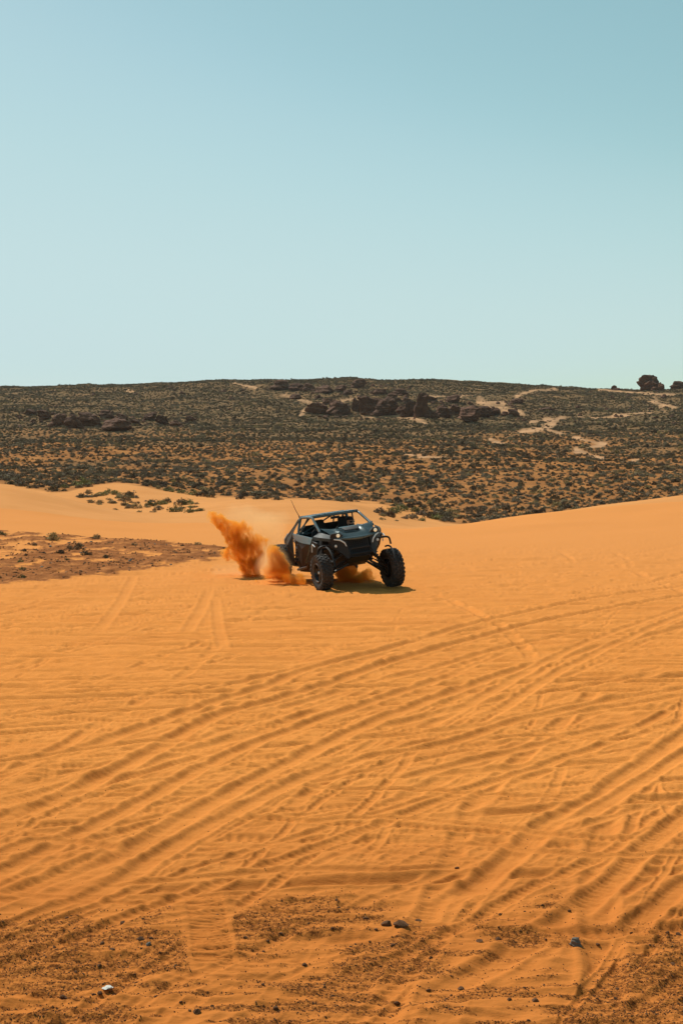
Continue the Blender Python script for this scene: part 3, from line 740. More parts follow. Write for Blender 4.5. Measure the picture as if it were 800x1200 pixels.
ROCKS = [ # photo x centre, base row, width px, height px, label
 (762, 457.5, 25, 15, 'large pointed dark rock on the skyline at right'), (774, 458, 9, 9, 'square rock leaning on the large pointed skyline rock'), (769, 458, 12, 6, 'low saddle rock joining the two skyline rocks at right'),
 (794, 456, 15, 9, 'rounded rock on the skyline at the right edge of the picture'), (719.5, 457, 6, 6, 'small block standing alone on the skyline right of centre'),
 (722, 457.5, 11, 3, 'flat slab under the small skyline block'),
 (36, 487, 14, 8, 'low dark rock at the left end of the left outcrop'), (52, 492, 16, 10, 'dark rock second from the left in the left outcrop'), (68, 501, 20, 15, 'dark broken rock left of the big blocks, left outcrop'),
 (84, 502, 18, 14, 'broad dark block beside the tallest in the left outcrop'), (101, 500, 25, 19, 'tallest block of the left outcrop'), (122, 489, 16, 9, 'dark rock behind the wide block of the left outcrop'),
 (133, 506, 28, 16, 'wide flat-topped block at the lower front of the left outcrop'), (141, 492, 14, 8, 'small rock above the wide flat-topped block'), (158, 498, 14, 8, 'dark rock right of the wide flat-topped block'),
 (174, 493, 16, 8, 'low rock in the right half of the left outcrop'), (190, 498, 14, 9, 'rounded rock in the right half of the left outcrop'), (205, 500, 14, 7, 'low rock near the right end of the left outcrop'), (222, 494, 8, 7, 'last small rock at the right end of the left outcrop'),
 (330, 457, 22, 12, 'rounded dark rock at the left of the upper row below the crest'), (347, 458, 15, 9, 'second rock of the upper row below the crest'), (361, 458, 13, 9, 'third rock of the upper row below the crest'),
 (380, 461, 22, 10, 'broad rock in the middle of the upper row'), (398, 459, 14, 7, 'flat rock right of the broad one in the upper row'), (420, 455, 16, 9, 'block standing close under the crest'), (408, 463, 12, 6, 'low rock below the block under the crest'), (446, 463, 14, 7, 'small rock above the main wall of rocks'), (470, 462, 16, 6, 'thin slab above the main wall of rocks'),
 (373, 485, 22, 14, 'rounded rock at the left end of the main wall of rocks'), (397, 486, 24, 17, 'big block second from the left in the main wall'), (417, 482, 12, 18, 'narrow upright rock in the main wall'), (434, 487, 24, 18, 'wide block in the middle of the main wall'),
 (452, 487, 26, 17, 'dark block right of the middle of the main wall'), (470, 486, 14, 10, 'low rock filling the gap left of the tall pinnacle'), (480, 488, 16, 18, 'leaning rock against the tall pinnacle'), (493, 489, 16, 27, 'tall rounded pinnacle, highest of the main wall'),
 (505, 491, 14, 10, 'low rock at the right foot of the tall pinnacle'), (519, 489, 20, 15, 'brown boulder right of the pinnacle'), (534, 488, 22, 16, 'long block right of the brown boulder'), (549, 494, 28, 17, 'big boulder at the lower right end of the main wall'), (566, 490, 22, 13, 'flat rock beside the pale sand pan'),
 (579, 487, 14, 9, 'small rock on the edge of the pale sand pan'), (601, 489, 13, 10, 'separate boulder right of the pale sand pan'), (592, 488, 9, 6, 'small stone left of the separate boulder'), (345, 468, 10, 6, 'small rock beside the upper sand track'), (430, 470, 12, 6, 'small rock on the upper edge of the main wall'),
 (505, 471, 16, 7, 'low outcrop behind the tall pinnacle'), (530, 472, 18, 8, 'low outcrop behind the long block'), (606, 473, 16, 5, 'low slab above the separate boulder'), (640, 482, 16, 4, 'thin slab on the slope right of the boulders'), (385, 474, 10, 7, 'small rock standing above the main wall at left'),
 (459, 470, 16, 9, 'dark rock on top of the main wall, left of the pinnacle'), (441, 476, 14, 9, 'jagged rock on top of the wide block'), (476, 473, 12, 8, 'small rock behind the leaning one'),
]
i = 0
for x, y, w, h, lab in ROCKS:
    g = hit(x, max(y, 0)) or hit(x, y + 2.5)
    if g is None: continue
    s = g[1] / F; o = link_mesh('rock', RK[i % 8]); i += 1
    dp = w * s * .5 * rnd.uniform(.8, 1.1)
    o.location = (g[0], g[1] + dp * .6, g[2] + h * s * .38)
    kq = rnd.uniform(.80, 1.0); o.scale = (w * s * .68 * kq, dp * 1.1, h * s * .80 * kq); o.rotation_euler = (rnd.uniform(-.1, .1), rnd.uniform(-.1, .1), rnd.choice([0, PI]) + rnd.uniform(-.3, .3))
    tag(o, lab, 'rock', 'sandstone rocks on the hill')
# minor stones on the outcrops
for x0, x1, y0, y1, n in ((20, 230, 484, 504, 60), (310, 480, 452, 468, 42), (370, 610, 468, 493, 75), (600, 800, 456, 500, 30), (20, 320, 455, 480, 14)):
    for q in range(n):
        x = rnd.uniform(x0, x1); y = rnd.uniform(y0, y1) + (0 if x0 > 100 or n > 70 else 0)
        g = hit(x, y)
        if not g: continue
        s = g[1] / F; w = rnd.uniform(2.5, 7); o = link_mesh('rock', RK[8 + q % 2]); o.location = (g[0], g[1], g[2] + w * s * .12)
        o.scale = (w * s * .55, w * s * .55, w * s * rnd.uniform(.28, .5)); o.rotation_euler = (0, 0, rnd.uniform(0, 6))
        zn = 'left outcrop' if x0 == 20 and x1 == 230 else ('row of rocks close under the hill crest' if x0 == 310 else ('main wall of rocks in the middle' if x0 == 370 else ('upper right hillside' if x0 == 600 else 'upper left hillside')))
        tag(o, f'small brown sandstone rock lying about the {zn}', 'rock', f'small rocks, {zn}')

# stones in the foreground
PM = []
for i in range(6):
    me = rock_mesh(300 + i, 2, 7, .12); me.materials.append(M_peb); PM.append(me)
PG = rock_mesh(320, 3, 8, .12); PG.materials.append(M_pebg)
PW = rock_mesh(331, 3, 12, .30); PW.materials.append(M_white)
def stone(x, y, w, lab, grp, me=None, flat=.55, name='stone'):
    X, Y = px2g(x, y); s = Y / F; o = link_mesh(name, me or PM[rnd.randrange(6)])
    r = w * s * .62; o.scale = (r, r * rnd.uniform(.7, 1), r * flat); o.rotation_euler = (rnd.uniform(-.2, .2), rnd.uniform(-.2, .2), rnd.uniform(0, 6))
    o.location = (X, Y, near_z(X, Y) + r * flat * .45); tag(o, lab, 'stone', grp); return o
for a in [(673, 1110, 13, 'grey-green pebble standing alone on the sand at lower right', PG, .8), (471, 1087, 15, 'largest of the three dark stones at the edge of the sand', None, .5), (452, 1085, 11, 'dark stone at the left of the three', None, .5),
          (490, 1078, 9, 'dark stone at the right of the three', None, .5), (126, 1161, 11, 'flat white stone on the dark grit at lower left', PW, .26), (74, 1171, 8, 'dark stone left of and below the white one', None, .6),
          (117, 1166, 6, 'small dark stone touching the left end of the white one', None, .6), (166, 1107, 8, 'dark stone on grit left of the tyre print', None, .6), (174, 1111, 6, 'small grey stone just right of a dark one', PG, .6),
          (428, 1077, 6, 'small dark stone above the left of the three', None, .5), (540, 1155, 7, 'dark stone in the lower middle sand', None, .5), (230, 1195, 8, 'dark stone at the very bottom of the picture', None, .6),
          (583, 1098, 6, 'dark stone in the small grit patch', None, .5), (562, 1104, 7, 'dark stone at the left of the small grit patch', None, .5), (596, 1178, 6, 'small dark stone low in the middle', None, .5), (627, 1178, 7, 'dark stone low right of the middle', None, .5),
          (535, 1017, 5, 'lone black pebble on the clean sand', None, .6), (795, 1100, 7, 'dark stone at the right edge', None, .6), (700, 1107, 5, 'small dark stone right of the grey-green pebble', None, .5), (357, 1132, 6, 'dark stone beside the right grit patch', None, .5)]:
    stone(a[0], a[1], a[2], a[3], 'stones in the foreground', a[4], a[5])
cnt = 0; tries = 0
while cnt < 260 and tries < 9000:
    tries += 1
    x = rnd.uniform(-40, 840); y = rnd.uniform(1050, 1230)
    X, Y = px2g(x, y); m = float(grit_mask(np.array([X]), np.array([Y]), np.array([float(x)]), np.array([float(y)]))[0])
    if rnd.random() > m * 1.3 + .03: continue
    zone = 'lower left' if x < 235 else ('lower middle' if x < 560 else 'lower right')
    stone(x, y, min(6.5, rnd.lognormvariate(.95, .4)), f'small dark pebble in the grit of the {zone} foreground', f'small dark pebbles, {zone}', name='pebble'); cnt += 1
for q in range(120):  # stones on the stony bank
    x = rnd.uniform(-20, 262); y = rnd.uniform(634, 680)
    px_, py_ = np.array([x]), np.array([y]); g = hit(x, y)
    if float(stony_mask(np.array([g[0]]), np.array([g[1]]), px_, py_)[0]) < .25: continue
    s = g[1] / F; w = rnd.uniform(1.2, 3.6); o = link_mesh('stone', PM[rnd.randrange(6)] if rnd.random() < .75 else PG); o.scale = (w * s * .6, w * s * .6, w * s * .32)
    o.location = (g[0], g[1], near_z(g[0], g[1]) + w * s * .1); o.rotation_euler = (0, 0, rnd.uniform(0, 6))
    tag(o, 'small stone lying on the reddish stony bank at left', 'stone', 'stones on the stony bank')
# grit too small to count
def grit_stuff(where, lo, hi, label, mat):
    if where == 'front':
        N = 90000; Yb = 1 / rng.uniform(1 / 14.5, 1 / 6.9, N); Xb = rng.uniform(-.30, .30, N) * Yb
        px, py = proj(Xb, Yb, np.zeros(N)); m = grit_mask(Xb, Yb, px, py)
        keep = rng.uniform(0, 1, N) < m ** 1.5 * .55 + .01
    else:
        N = 26000; Yb = rng.uniform(31, 54, N); Xb = rng.uniform(-.30, -.06, N) * Yb
        px, py = proj(Xb, Yb, ground_h(Xb, Yb)); m = stony_mask(Xb, Yb, px, py)
        keep = rng.uniform(0, 1, N) < (m * (.10 + .42 * fbm(Xb / 1.1, Yb / 1.1, 191, 3))) ** 1.2
    Xb, Yb = Xb[keep], Yb[keep]
    i = np.clip(((1 / Yb - inv[0]) / (inv[-1] - inv[0]) * (NR - 1)).round().astype(int), 0, NR - 1); j = np.clip(((Xb / Yb + .32) / .64 * (NC - 1)).round().astype(int), 0, NC - 1)
    P = np.stack([Xb, Yb, Zg[i, j] + .001], -1)
    me = bpy.data.meshes.new('grit'); me.vertices.add(len(P)); me.vertices.foreach_set('co', P.astype(np.float32).ravel())
    o = link_mesh('grit', me)
    ng = bpy.data.node_groups.new('grit', 'GeometryNodeTree')
    ng.interface.new_socket('Geometry', in_out='INPUT', socket_type='NodeSocketGeometry'); ng.interface.new_socket('Geometry', in_out='OUTPUT', socket_type='NodeSocketGeometry')
    n = ng.nodes; l = ng.links; gi = n.new('NodeGroupInput'); go = n.new('NodeGroupOutput')
    ico = n.new('GeometryNodeMeshIcoSphere'); ico.inputs['Radius'].default_value = 1; ico.inputs['Subdivisions'].default_value = 1
    sp = n.new('GeometryNodeSetPosition'); l.new(ico.outputs[0], sp.inputs[0]); rv0 = n.new('FunctionNodeRandomValue'); rv0.data_type = 'FLOAT_VECTOR'; rv0.inputs[0].default_value = (-.35,) * 3; rv0.inputs[1].default_value = (.35,) * 3; l.new(rv0.outputs[0], sp.inputs['Offset'])
    smn = n.new('GeometryNodeSetMaterial'); l.new(sp.outputs[0], smn.inputs[0]); smn.inputs['Material'].default_value = mat
    inst = n.new('GeometryNodeInstanceOnPoints'); l.new(gi.outputs[0], inst.inputs['Points']); l.new(smn.outputs[0], inst.inputs['Instance'])
    rv = n.new('FunctionNodeRandomValue'); rv.data_type = 'FLOAT_VECTOR'; rv.inputs[1].default_value = (6, 6, 6); l.new(rv.outputs[0], inst.inputs['Rotation'])
    rs = n.new('FunctionNodeRandomValue'); rs.data_type = 'FLOAT'; rs.inputs[2].default_value = lo; rs.inputs[3].default_value = hi; l.new(rs.outputs[1], inst.inputs['Scale'])
    l.new(inst.outputs[0], go.inputs[0]); o.modifiers.new('scatter', 'NODES').node_group = ng
    tag(o, label, 'grit', kind='stuff')
grit_stuff('front', .0014, .0050, 'dark brown grit strewn over the sand in the foreground', M_peb)
grit_stuff('bank', .008, .035, 'brown rubble strewn over the stony bank at left', M_rub)
#VEHICLE#
# ------------------------------------------------------------------ the buggy
M_tyre, n_, l_, b_ = nmat('tyre_rubber', (.022, .021, .020), .75)
l_.new(mixc(n_, l_, ramp(n_, l_, noise_node(n_, l_, 5, 4), [(.42, (0, 0, 0)), (.7, (1, 1, 1))]), (.022, .021, .020), (.055, .032, .018)), b_.inputs['Base Color'])
M_rim, *_ = nmat('rim_black', (.03, .03, .032), .35, .6)
M_bead, *_ = nmat('beadlock_grey', (.10, .10, .105), .4, .8)
def paint(name, col, rough, metal=.0, dust=.25):
    m, n, l, b = nmat(name, col, rough, metal)
    f = ramp(n, l, noise_node(n, l, 2.3, 6, .65), [(.40, (0, 0, 0)), (.85, (dust,) * 3)])
    l.new(mixc(n, l, f, col, (.45, .23, .10)), b.inputs['Base Color'])
    l.new(math_node(n, l, 'MULTIPLY_ADD', f, 1.2, rough), b.inputs['Roughness'])
    b.inputs['Specular IOR Level'].default_value = .42; b.inputs['Coat Weight'].default_value = .03; b.inputs['Coat Roughness'].default_value = .15
    return m
M_fender = paint('fender_grey_blue', (.085, .115, .125), .60, 0, .08)
M_body = paint('paint_grey_blue', (.082, .130, .145), .27, .25, .06)
M_side = paint('paint_dark_grey', (.030, .034, .036), .42, .05, .22)
M_black = paint('plastic_black', (.008, .008, .009), .62, 0, .02)
M_tube = paint('cage_tube_grey', (.075, .120, .135), .26, .3, .05)
M_dark, *_ = nmat('cabin_black', (.010, .010, .011), .8)
M_metal = paint('suspension_metal', (.016, .016, .016), .45, .2, .08)
M_silver, *_ = nmat('silver_trim', (.62, .68, .70), .3, .1)
M_spring, *_ = nmat('spring_dark', (.05, .05, .05), .3, .6)
M_lamp, n_, l_, b_ = nmat('headlight_lens', (.9, .85, .7), .15)
b_.inputs['Emission Color'].default_value = (1, .80, .45, 1); b_.inputs['Emission Strength'].default_value = .25
M_white_p, *_ = nmat('tail_panel_light', (.40, .45, .47), .3, .2)
M_red, *_ = nmat('antenna_red', (.35, .05, .03), .5)

def add_box(bm, c, s, rot=None, bev=0.0, taper=None):
    r = bmesh.ops.create_cube(bm, size=1); vs = r['verts']
    for v in vs:
        p = Vector((v.co.x * s[0], v.co.y * s[1], v.co.z * s[2]))
        if taper and v.co.z > 0: p.x *= taper[0]; p.y *= taper[1]
        if rot: p = Euler(rot).to_matrix() @ p
        v.co = p + Vector(c)
    if bev:
        es = list({e for v in vs for e in v.link_edges}); bmesh.ops.bevel(bm, geom=es, offset=bev, segments=2, affect='EDGES', profile=.6)
def add_tube(bm, pts, r, seg=10, closed=False, caps=True):
    pts = [Vector(p) for p in pts]; n = len(pts); rs = r if isinstance(r, (list, tuple)) else [r] * n
    rings = []; prev = None
    for i, p in enumerate(pts):
        a = pts[i - 1] if (i > 0 or closed) else p; b = pts[(i + 1) % n] if (i < n - 1 or closed) else p
        d = (b - a).normalized()
        u = prev - d * prev.dot(d) if prev is not None else d.orthogonal()
        u.normalize(); prev = u; v = d.cross(u)
        rings.append([bm.verts.new(p + (u * math.cos(2 * PI * k / seg) + v * math.sin(2 * PI * k / seg)) * rs[i]) for k in range(seg)])
    m = n if closed else n - 1
    for i in range(m):
        A, B = rings[i], rings[(i + 1) % n]
        for k in range(seg): bm.faces.new((A[k], A[(k + 1) % seg], B[(k + 1) % seg], B[k]))
    if caps and not closed: bm.faces.new(rings[0]); bm.faces.new(rings[-1][::-1])
def curve(pts, rad=.06, n=4):
    """round the corners of a polyline"""
    P = [Vector(p) for p in pts]; out = [P[0]]
    for a, b, c in zip(P[:-2], P[1:-1], P[2:]):
        ra = min(rad, (a - b).length * .45); rc = min(rad, (c - b).length * .45)
        s = b + (a - b).normalized() * ra; e = b + (c - b).normalized() * rc
        for i in range(n + 1):
            t = i / n; out.append(s * (1 - t) ** 2 + b * 2 * t * (1 - t) + e * t * t)
    out.append(P[-1]); return out
def add_plate(bm, pts, thick, bev=0.0):
    """solid plate: outer outline pts (3-D), thickness vector"""
    t = Vector(thick); A = [bm.verts.new(Vector(p)) for p in pts]; B = [bm.verts.new(Vector(p) + t) for p in pts]; n = len(pts)
    fs = [bm.faces.new(A), bm.faces.new(B[::-1])]
    for i in range(n): fs.append(bm.faces.new((A[i], B[i], B[(i + 1) % n], A[(i + 1) % n])))
    if bev: bmesh.ops.bevel(bm, geom=list({e for f in fs for e in f.edges}), offset=bev, segments=2, affect='EDGES', profile=.6)
def add_loft(bm, secs, cap=True):
    rings = [[bm.verts.new(Vector(p)) for p in s] for s in secs]; n = len(secs[0])
    for A, B in zip(rings[:-1], rings[1:]):
        for k in range(n): bm.faces.new((A[k], A[(k + 1) % n], B[(k + 1) % n], B[k]))
    if cap: bm.faces.new(rings[0][::-1]); bm.faces.new(rings[-1])
def add_rev(bm, prof, seg, axis='x', c=(0, 0, 0)):
    """revolve (axial, radius) pairs round the x axis"""
    rings = []
    for k in range(seg):
        a = 2 * PI * k / seg
        rings.append([bm.verts.new(Vector(c) + Vector((ax, r * math.cos(a), r * math.sin(a)))) for ax, r in prof])
    for k in range(seg):
        A, B = rings[k], rings[(k + 1) % seg]
        for i in range(len(prof) - 1): bm.faces.new((A[i], A[i + 1], B[i + 1], B[i]))

YAW = R(22); ROLL = R(-7); CX, CY = -.15, 32.6
G0 = near_z(CX + .35, CY - 1.2)
buggy = empty('off_road_buggy', (CX, CY, G0), YAW)
tag(buggy, 'dark grey open side-by-side sand buggy with big knobbly tyres leaning through a turn', 'buggy')
BODY = Matrix.Translation((0, .3, .50)) @ Matrix.Rotation(ROLL, 4, 'Y') @ Matrix.Rotation(R(-3.3), 4, 'X') @ Matrix.Translation((0, -.3, -.55))
def warp(p):
    y = p.y
    f = np.interp(y, [-1.95, -1.3, -.76, -.3, 0, .8, 1.3, 1.8], [-1.72, -1.22, -1.00, -.60, -.40, .44, .98, 1.42]); k = np.interp(p.z, [.55, .85], [0, 1])
    p.y = y + (f - y) * k
def part(name, bm, mat, parent=None, smooth=35):
    for v in bm.verts: warp(v.co)
    o = obj(name, bm, mat, parent or buggy, smooth)
    if parent is None: o.matrix_local = BODY
    return o
# chassis
bm = bmesh.new()
add_loft(bm, [[(-.24, -1.66, .66), (.24, -1.66, .66), (.26, -1.72, .80), (-.26, -1.72, .80)],
              [(-.26, -1.35, .55), (.26, -1.35, .55), (.36, -1.35, .85), (-.36, -1.35, .85)],
              [(-.40, -.80, .46), (.40, -.80, .46), (.60, -.80, .88), (-.60, -.80, .88)],
              [(-.66, -.2, .36), (.66, -.2, .36), (.74, -.2, .62), (-.74, -.2, .62)],
              [(-.66, .6, .36), (.66, .6, .36), (.74, .6, .62), (-.74, .6, .62)],
              [(-.46, 1.0, .42), (.46, 1.0, .42), (.5, 1.0, .95), (-.5, 1.0, .95)],
              [(-.40, 1.6, .58), (.40, 1.6, .58), (.46, 1.6, 1.0), (-.46, 1.6, 1.0)]])
part('chassis', bm, M_black)
bm = bmesh.new()  # rounded skid plate
add_plate(bm, [(-.22, -1.70, .68), (.22, -1.70, .68), (.28, -1.3, .54), (.34, -1.0, .48), (-.34, -1.0, .48), (-.28, -1.3, .54)], (0, 0, -.02))
part('skid_plate', bm, M_metal, smooth=0)
# hood
def hood_z(x, y):
    t = (y + 1.80) / 1.05; ax = abs(x)
    z = 1.09 + .20 * t ** .8 + .035 * math.sin(PI * min(1, t)) - .06 * (ax / .5) ** 3 * (1 - t) + .05 * (ax / .5) ** 2
    if ax < .20: z -= .03 * (1 - (ax / .2) ** 4) * math.sin(PI * min(1, max(0, (t - .25) / .7)))
    z += .035 * math.exp(-((ax - .27) / .05) ** 2) * math.sin(PI * min(1, max(0, t)))
    return z
bm = bmesh.new(); nx, ny = 28, 16; g = []
for j in range(ny + 1):
    t = j / ny; hw = .47 + .17 * t
    g.append([])
    for i in range(nx + 1):
        u = -1 + 2 * i / nx; x = u * hw; y = -1.80 + 1.05 * t + (.16 * u * u) * (1 - t)
        g[-1].append(bm.verts.new((x, y, hood_z(x * .9, -1.80 + 1.05 * t))))
for j in range(ny):
    for i in range(nx): bm.faces.new((g[j][i], g[j][i + 1], g[j + 1][i + 1], g[j + 1][i]))
bmesh.ops.solidify(bm, geom=bm.faces[:], thickness=.03)
hood = part('hood', bm, M_body, smooth=30)
bm = bmesh.new()
add_plate(bm, [(-.17, -1.42, 1.235), (.17, -1.42, 1.235), (.20, -1.18, 1.30), (-.20, -1.18, 1.29)], (0, 0, .025), .01)
obj('hood_scoop', bm, M_black, hood)
bm = bmesh.new()   # raised ridge behind the scoop
add_plate(bm, [(-.21, -1.17, 1.29), (.21, -1.17, 1.29), (.24, -.98, 1.31), (-.24, -.98, 1.31)], (0, 0, .022), .01)
obj('hood_ridge', bm, M_body, hood)
# nose lip, grille, lower nose
bm = bmesh.new()
pts = [(x, -1.82 + .60 * x * x, 1.07 + .20 * x * x) for x in np.linspace(-.47, .47, 15)]
add_tube(bm, pts, [.018 + .022 * (1 - abs(k - 7) / 7) for k in range(15)], 8)
part('nose_lip', bm, M_body)
bm = bmesh.new()
add_plate(bm, [(-.27, -1.72, 1.05), (.27, -1.72, 1.05), (.25, -1.76, .80), (.17, -1.74, .70), (-.17, -1.74, .70), (-.25, -1.76, .80)], (0, .06, 0), .008)
grille = part('grille', bm, M_dark)
bm = bmesh.new()
for k in range(7): add_box(bm, (0, -1.765, .74 + .045 * k), (.48 - .02 * abs(3 - k), .015, .012))
for k in range(9): add_box(bm, (-.2 + .05 * k, -1.763, .87), (.008, .012, .30))
obj('grille_mesh', bm, M_black, grille, smooth=0)
for s in (-1, 1):
    bm = bmesh.new()   # cheek panel beside the grille, with the fang shape under the headlight
    add_plate(bm, [(s * .27, -1.75, 1.06), (s * .52, -1.62, 1.13), (s * .60, -1.45, 1.10), (s * .56, -1.50, .92), (s * .42, -1.66, .80), (s * .33, -1.76, .64), (s * .27, -1.78, .70)], (0, .12, 0), .01)
    part('nose_cheek', bm, M_black, smooth=25)
    bm = bmesh.new(); add_rev(bm, [(0, .0), (0, .034), (-.02, .042), (-.03, .03), (-.03, 0)], 14)
    bmesh.ops.rotate(bm, verts=bm.verts, matrix=Matrix.Rotation(PI / 2, 3, 'Z')); bmesh.ops.translate(bm, verts=bm.verts, vec=(s * .445, -1.715, 1.175))
    hl = part('headlight', bm, M_lamp)
    bm = bmesh.new(); add_plate(bm, [(s * .31, -1.70, 1.15), (s * .40, -1.71, 1.235), (s * .56, -1.60, 1.225), (s * .585, -1.55, 1.14), (s * .45, -1.68, 1.11)], (0, .05, .0), .008)
    obj('headlight_housing', bm, M_black, hl)
    bm = bmesh.new(); add_tube(bm, [(s * .53, -1.66, 1.10), (s * .42, -1.77, 1.07), (s * .34, -1.82, 1.0), (s * .31, -1.83, .92)], [.014, .019, .017, .010], 6)
    part('running_light', bm, M_silver)
    bm = bmesh.new(); add_rev(bm, [(0, .0), (0, .026), (-.02, .032), (-.03, .02), (-.03, 0)], 12)
    bmesh.ops.rotate(bm, verts=bm.verts, matrix=Matrix.Rotation(PI / 2, 3, 'Z')); bmesh.ops.translate(bm, verts=bm.verts, vec=(s * .50, -1.62, .95)); part('fog_light', bm, M_silver)
    # front fender: a faceted shell falling away to the side
    bm = bmesh.new()
    top = [(s * .49, -1.60, 1.16), (s * .60, -1.20, 1.235), (s * .66, -.76, 1.27)]
    mid = [(s * .58, -1.52, 1.12), (s * .74, -1.18, 1.17), (s * .80, -.70, 1.20)]
    low = [(s * .57, -1.50, 1.06), (s * .75, -1.15, 1.10), (s * .81, -.68, 1.12)]
    T = [[bm.verts.new(p) for p in q] for q in (top, mid, low)]
    for a in range(2):
        for b in range(2): bm.faces.new((T[a][b], T[a][b + 1], T[a + 1][b + 1], T[a + 1][b]))
    bmesh.ops.solidify(bm, geom=bm.faces[:], thickness=.025)
    part('front_fender', bm, M_fender, smooth=20)
    # dark side panel behind the front wheel with a silver edge
    bm = bmesh.new()
    add_plate(bm, [(s * .80, -1.00, 1.05), (s * .83, -.66, 1.10), (s * .84, -.42, .86), (s * .82, -.30, .52), (s * .80, -.52, .60), (s * .78, -.70, .80), (s * .74, -.98, .92)], (-s * .05, 0, 0), .01)
    part('side_scoop', bm, M_black, smooth=20)
    bm = bmesh.new(); add_tube(bm, curve([(s * .845, -.98, .98), (s * .855, -.72, 1.04), (s * .86, -.66, .86)], .04), .013, 6); part('fender_trim', bm, M_silver)
    bm = bmesh.new(); add_tube(bm, [(s * .85, -.56, 1.00), (s * .865, -.44, .86), (s * .85, -.34, .72), (s * .84, -.30, .60)], .014, 6); part('door_edge_trim', bm, M_tube)
    # door
    bm = bmesh.new()
    outer = [(s * .80, -.60, 1.14), (s * .80, .72, 1.24), (s * .79, .64, .98), (s * .77, .42, .70), (s * .75, .18, .50), (s * .76, -.22, .58), (s * .79, -.45, .86)]
    bm2v = [bm.verts.new(p) for p in outer]; cen = bm.verts.new((s * .87, .10, .93))
    for a in range(len(outer)): bm.faces.new((bm2v[a], bm2v[(a + 1) % len(outer)], cen))
    bmesh.ops.solidify(bm, geom=bm.faces[:], thickness=.03)
    door = part('door', bm, M_side, smooth=12)
    bm = bmesh.new(); add_plate(bm, [(s * .815, -.66, 1.17), (s * .815, .70, 1.27), (s * .845, .60, 1.13), (s * .865, .05, 1.06), (s * .835, -.52, 1.02)], (-s * .03, 0, 0), .008)
    obj('door_top_panel', bm, M_body, door, 15)
    bm = bmesh.new(); add_box(bm, (s * .862, .34, 1.02), (.02, .12, .025), bev=.006); obj('handle', bm, M_black, door)
    # rocker bar
    bm = bmesh.new(); add_tube(bm, curve([(s * .60, .62, .42), (s * .76, .50, .42), (s * .79, -.30, .50), (s * .76, -.62, .74)], .1), .03, 8); part('rocker_bar', bm, M_metal)
    # rear fender panel, behind the dark gap
    bm = bmesh.new()
    o_ = [(s * .60, .72, 1.55), (s * .74, .86, 1.28), (s * .78, .84, 1.00), (s * .79, .74, .76), (s * .76, .62, .52), (s * .74, .80, .50), (s * .77, 1.10, .68), (s * .77, 1.30, .92), (s * .71, 1.58, 1.02), (s * .66, 1.62, 1.16), (s * .64, 1.20, 1.30)]
    vv = [bm.verts.new(p) for p in o_]; c_ = bm.verts.new((s * .86, 1.02, 1.0))
    for a in range(len(o_)): bm.faces.new((vv[a], vv[(a + 1) % len(o_)], c_))
    bmesh.ops.solidify(bm, geom=bm.faces[:], thickness=.03)
    part('rear_fender', bm, M_side, smooth=12)
    bm = bmesh.new(); add_plate(bm, [(s * .52, 1.40, 1.24), (s * .68, 1.42, 1.22), (s * .72, 1.60, 1.10), (s * .70, 1.68, 1.00), (s * .50, 1.70, 1.05)], (0, .03, .03), .01)
    part('tail_panel', bm, M_white_p, smooth=15)
    bm = bmesh.new()
    for k in range(4): add_box(bm, (s * .79, .70 - .055 * k, 1.08 - .15 * k), (.03, .10, .035), rot=(.5, 0, 0), bev=.005)
    part('intake_fin', bm, M_metal, smooth=0)
    bm = bmesh.new(); add_tube(bm, curve([(s * .52, -1.45, .98), (s * .78, -1.46, .98), (s * .86, -1.42, .94), (s * .88, -1.38, .80)], .06), .022, 8); part('mud_guard_bar', bm, M_black)
    bm = bmesh.new()   # thin bent bar that follows the tyre
    add_tube(bm, [(s * (.70 + .05 * math.sin(a)), -1.33 + math.cos(a) * .47, .44 + math.sin(a) * .47) for a in np.linspace(R(70), R(165), 9)], .020, 7)
    obj('guard_hoop', bm, M_black, buggy)
# bumper
bm = bmesh.new()
add_tube(bm, curve([(-.24, -1.62, .66), (-.27, -1.80, .74), (-.25, -1.84, .86), (.25, -1.84, .86), (.27, -1.80, .74), (.24, -1.62, .66)], .06), .020, 8)
add_tube(bm, [(-.27, -1.80, .74), (.27, -1.80, .74)], .018, 8)
part('bumper', bm, M_black)
# roll cage
bm = bmesh.new(); TR_ = .030
for s in (-1, 1):
    add_tube(bm, curve([(s * .64, -.74, 1.27), (s * .555, -.02, 1.60), (s * .545, .80, 1.60), (s * .60, 1.10, 1.38), (s * .68, 1.62, 1.10)], .22, 7), TR_, 10)
    add_tube(bm, curve([(s * .545, .76, 1.60), (s * .66, .72, 1.30), (s * .72, .60, .80), (s * .68, .50, .48)], .1), TR_, 10)
    add_tube(bm, [(s * .54, .30, 1.60), (s * .68, .62, 1.22)], .018, 8)
    add_tube(bm, [(s * .50, 1.58, 1.10), (s * .30, .80, 1.57)], .020, 8)
    add_tube(bm, [(s * .30, -.02, 1.60), (s * .545, .22, 1.59)], .016, 8)
for y, z in ((-.02, 1.605), (.80, 1.60)): add_tube(bm, [(-.55, y, z), (.55, y, z)], TR_ * 1.1, 10)
add_tube(bm, [(-.64, .70, 1.22), (.64, .70, 1.22)], .024, 8); add_tube(bm, [(-.66, 1.60, 1.11), (.66, 1.60, 1.11)], .024, 8)
add_tube(bm, [(-.60, .70, 1.22), (.3, .80, 1.58)], .018, 8); add_tube(bm, [(-.63, -.76, 1.26), (.63, -.76, 1.26)], .020, 8)
part('roll_cage', bm, M_tube)
bm = bmesh.new(); add_plate(bm, [(-.50, .02, 1.605), (.50, .02, 1.605), (.49, .74, 1.605), (-.49, .74, 1.605)], (0, 0, .02), .006)
for k in range(3): add_box(bm, (-.25 + .25 * k, .38, 1.632), (.10, .66, .016), bev=.005)
part('roof_panel', bm, M_tube)
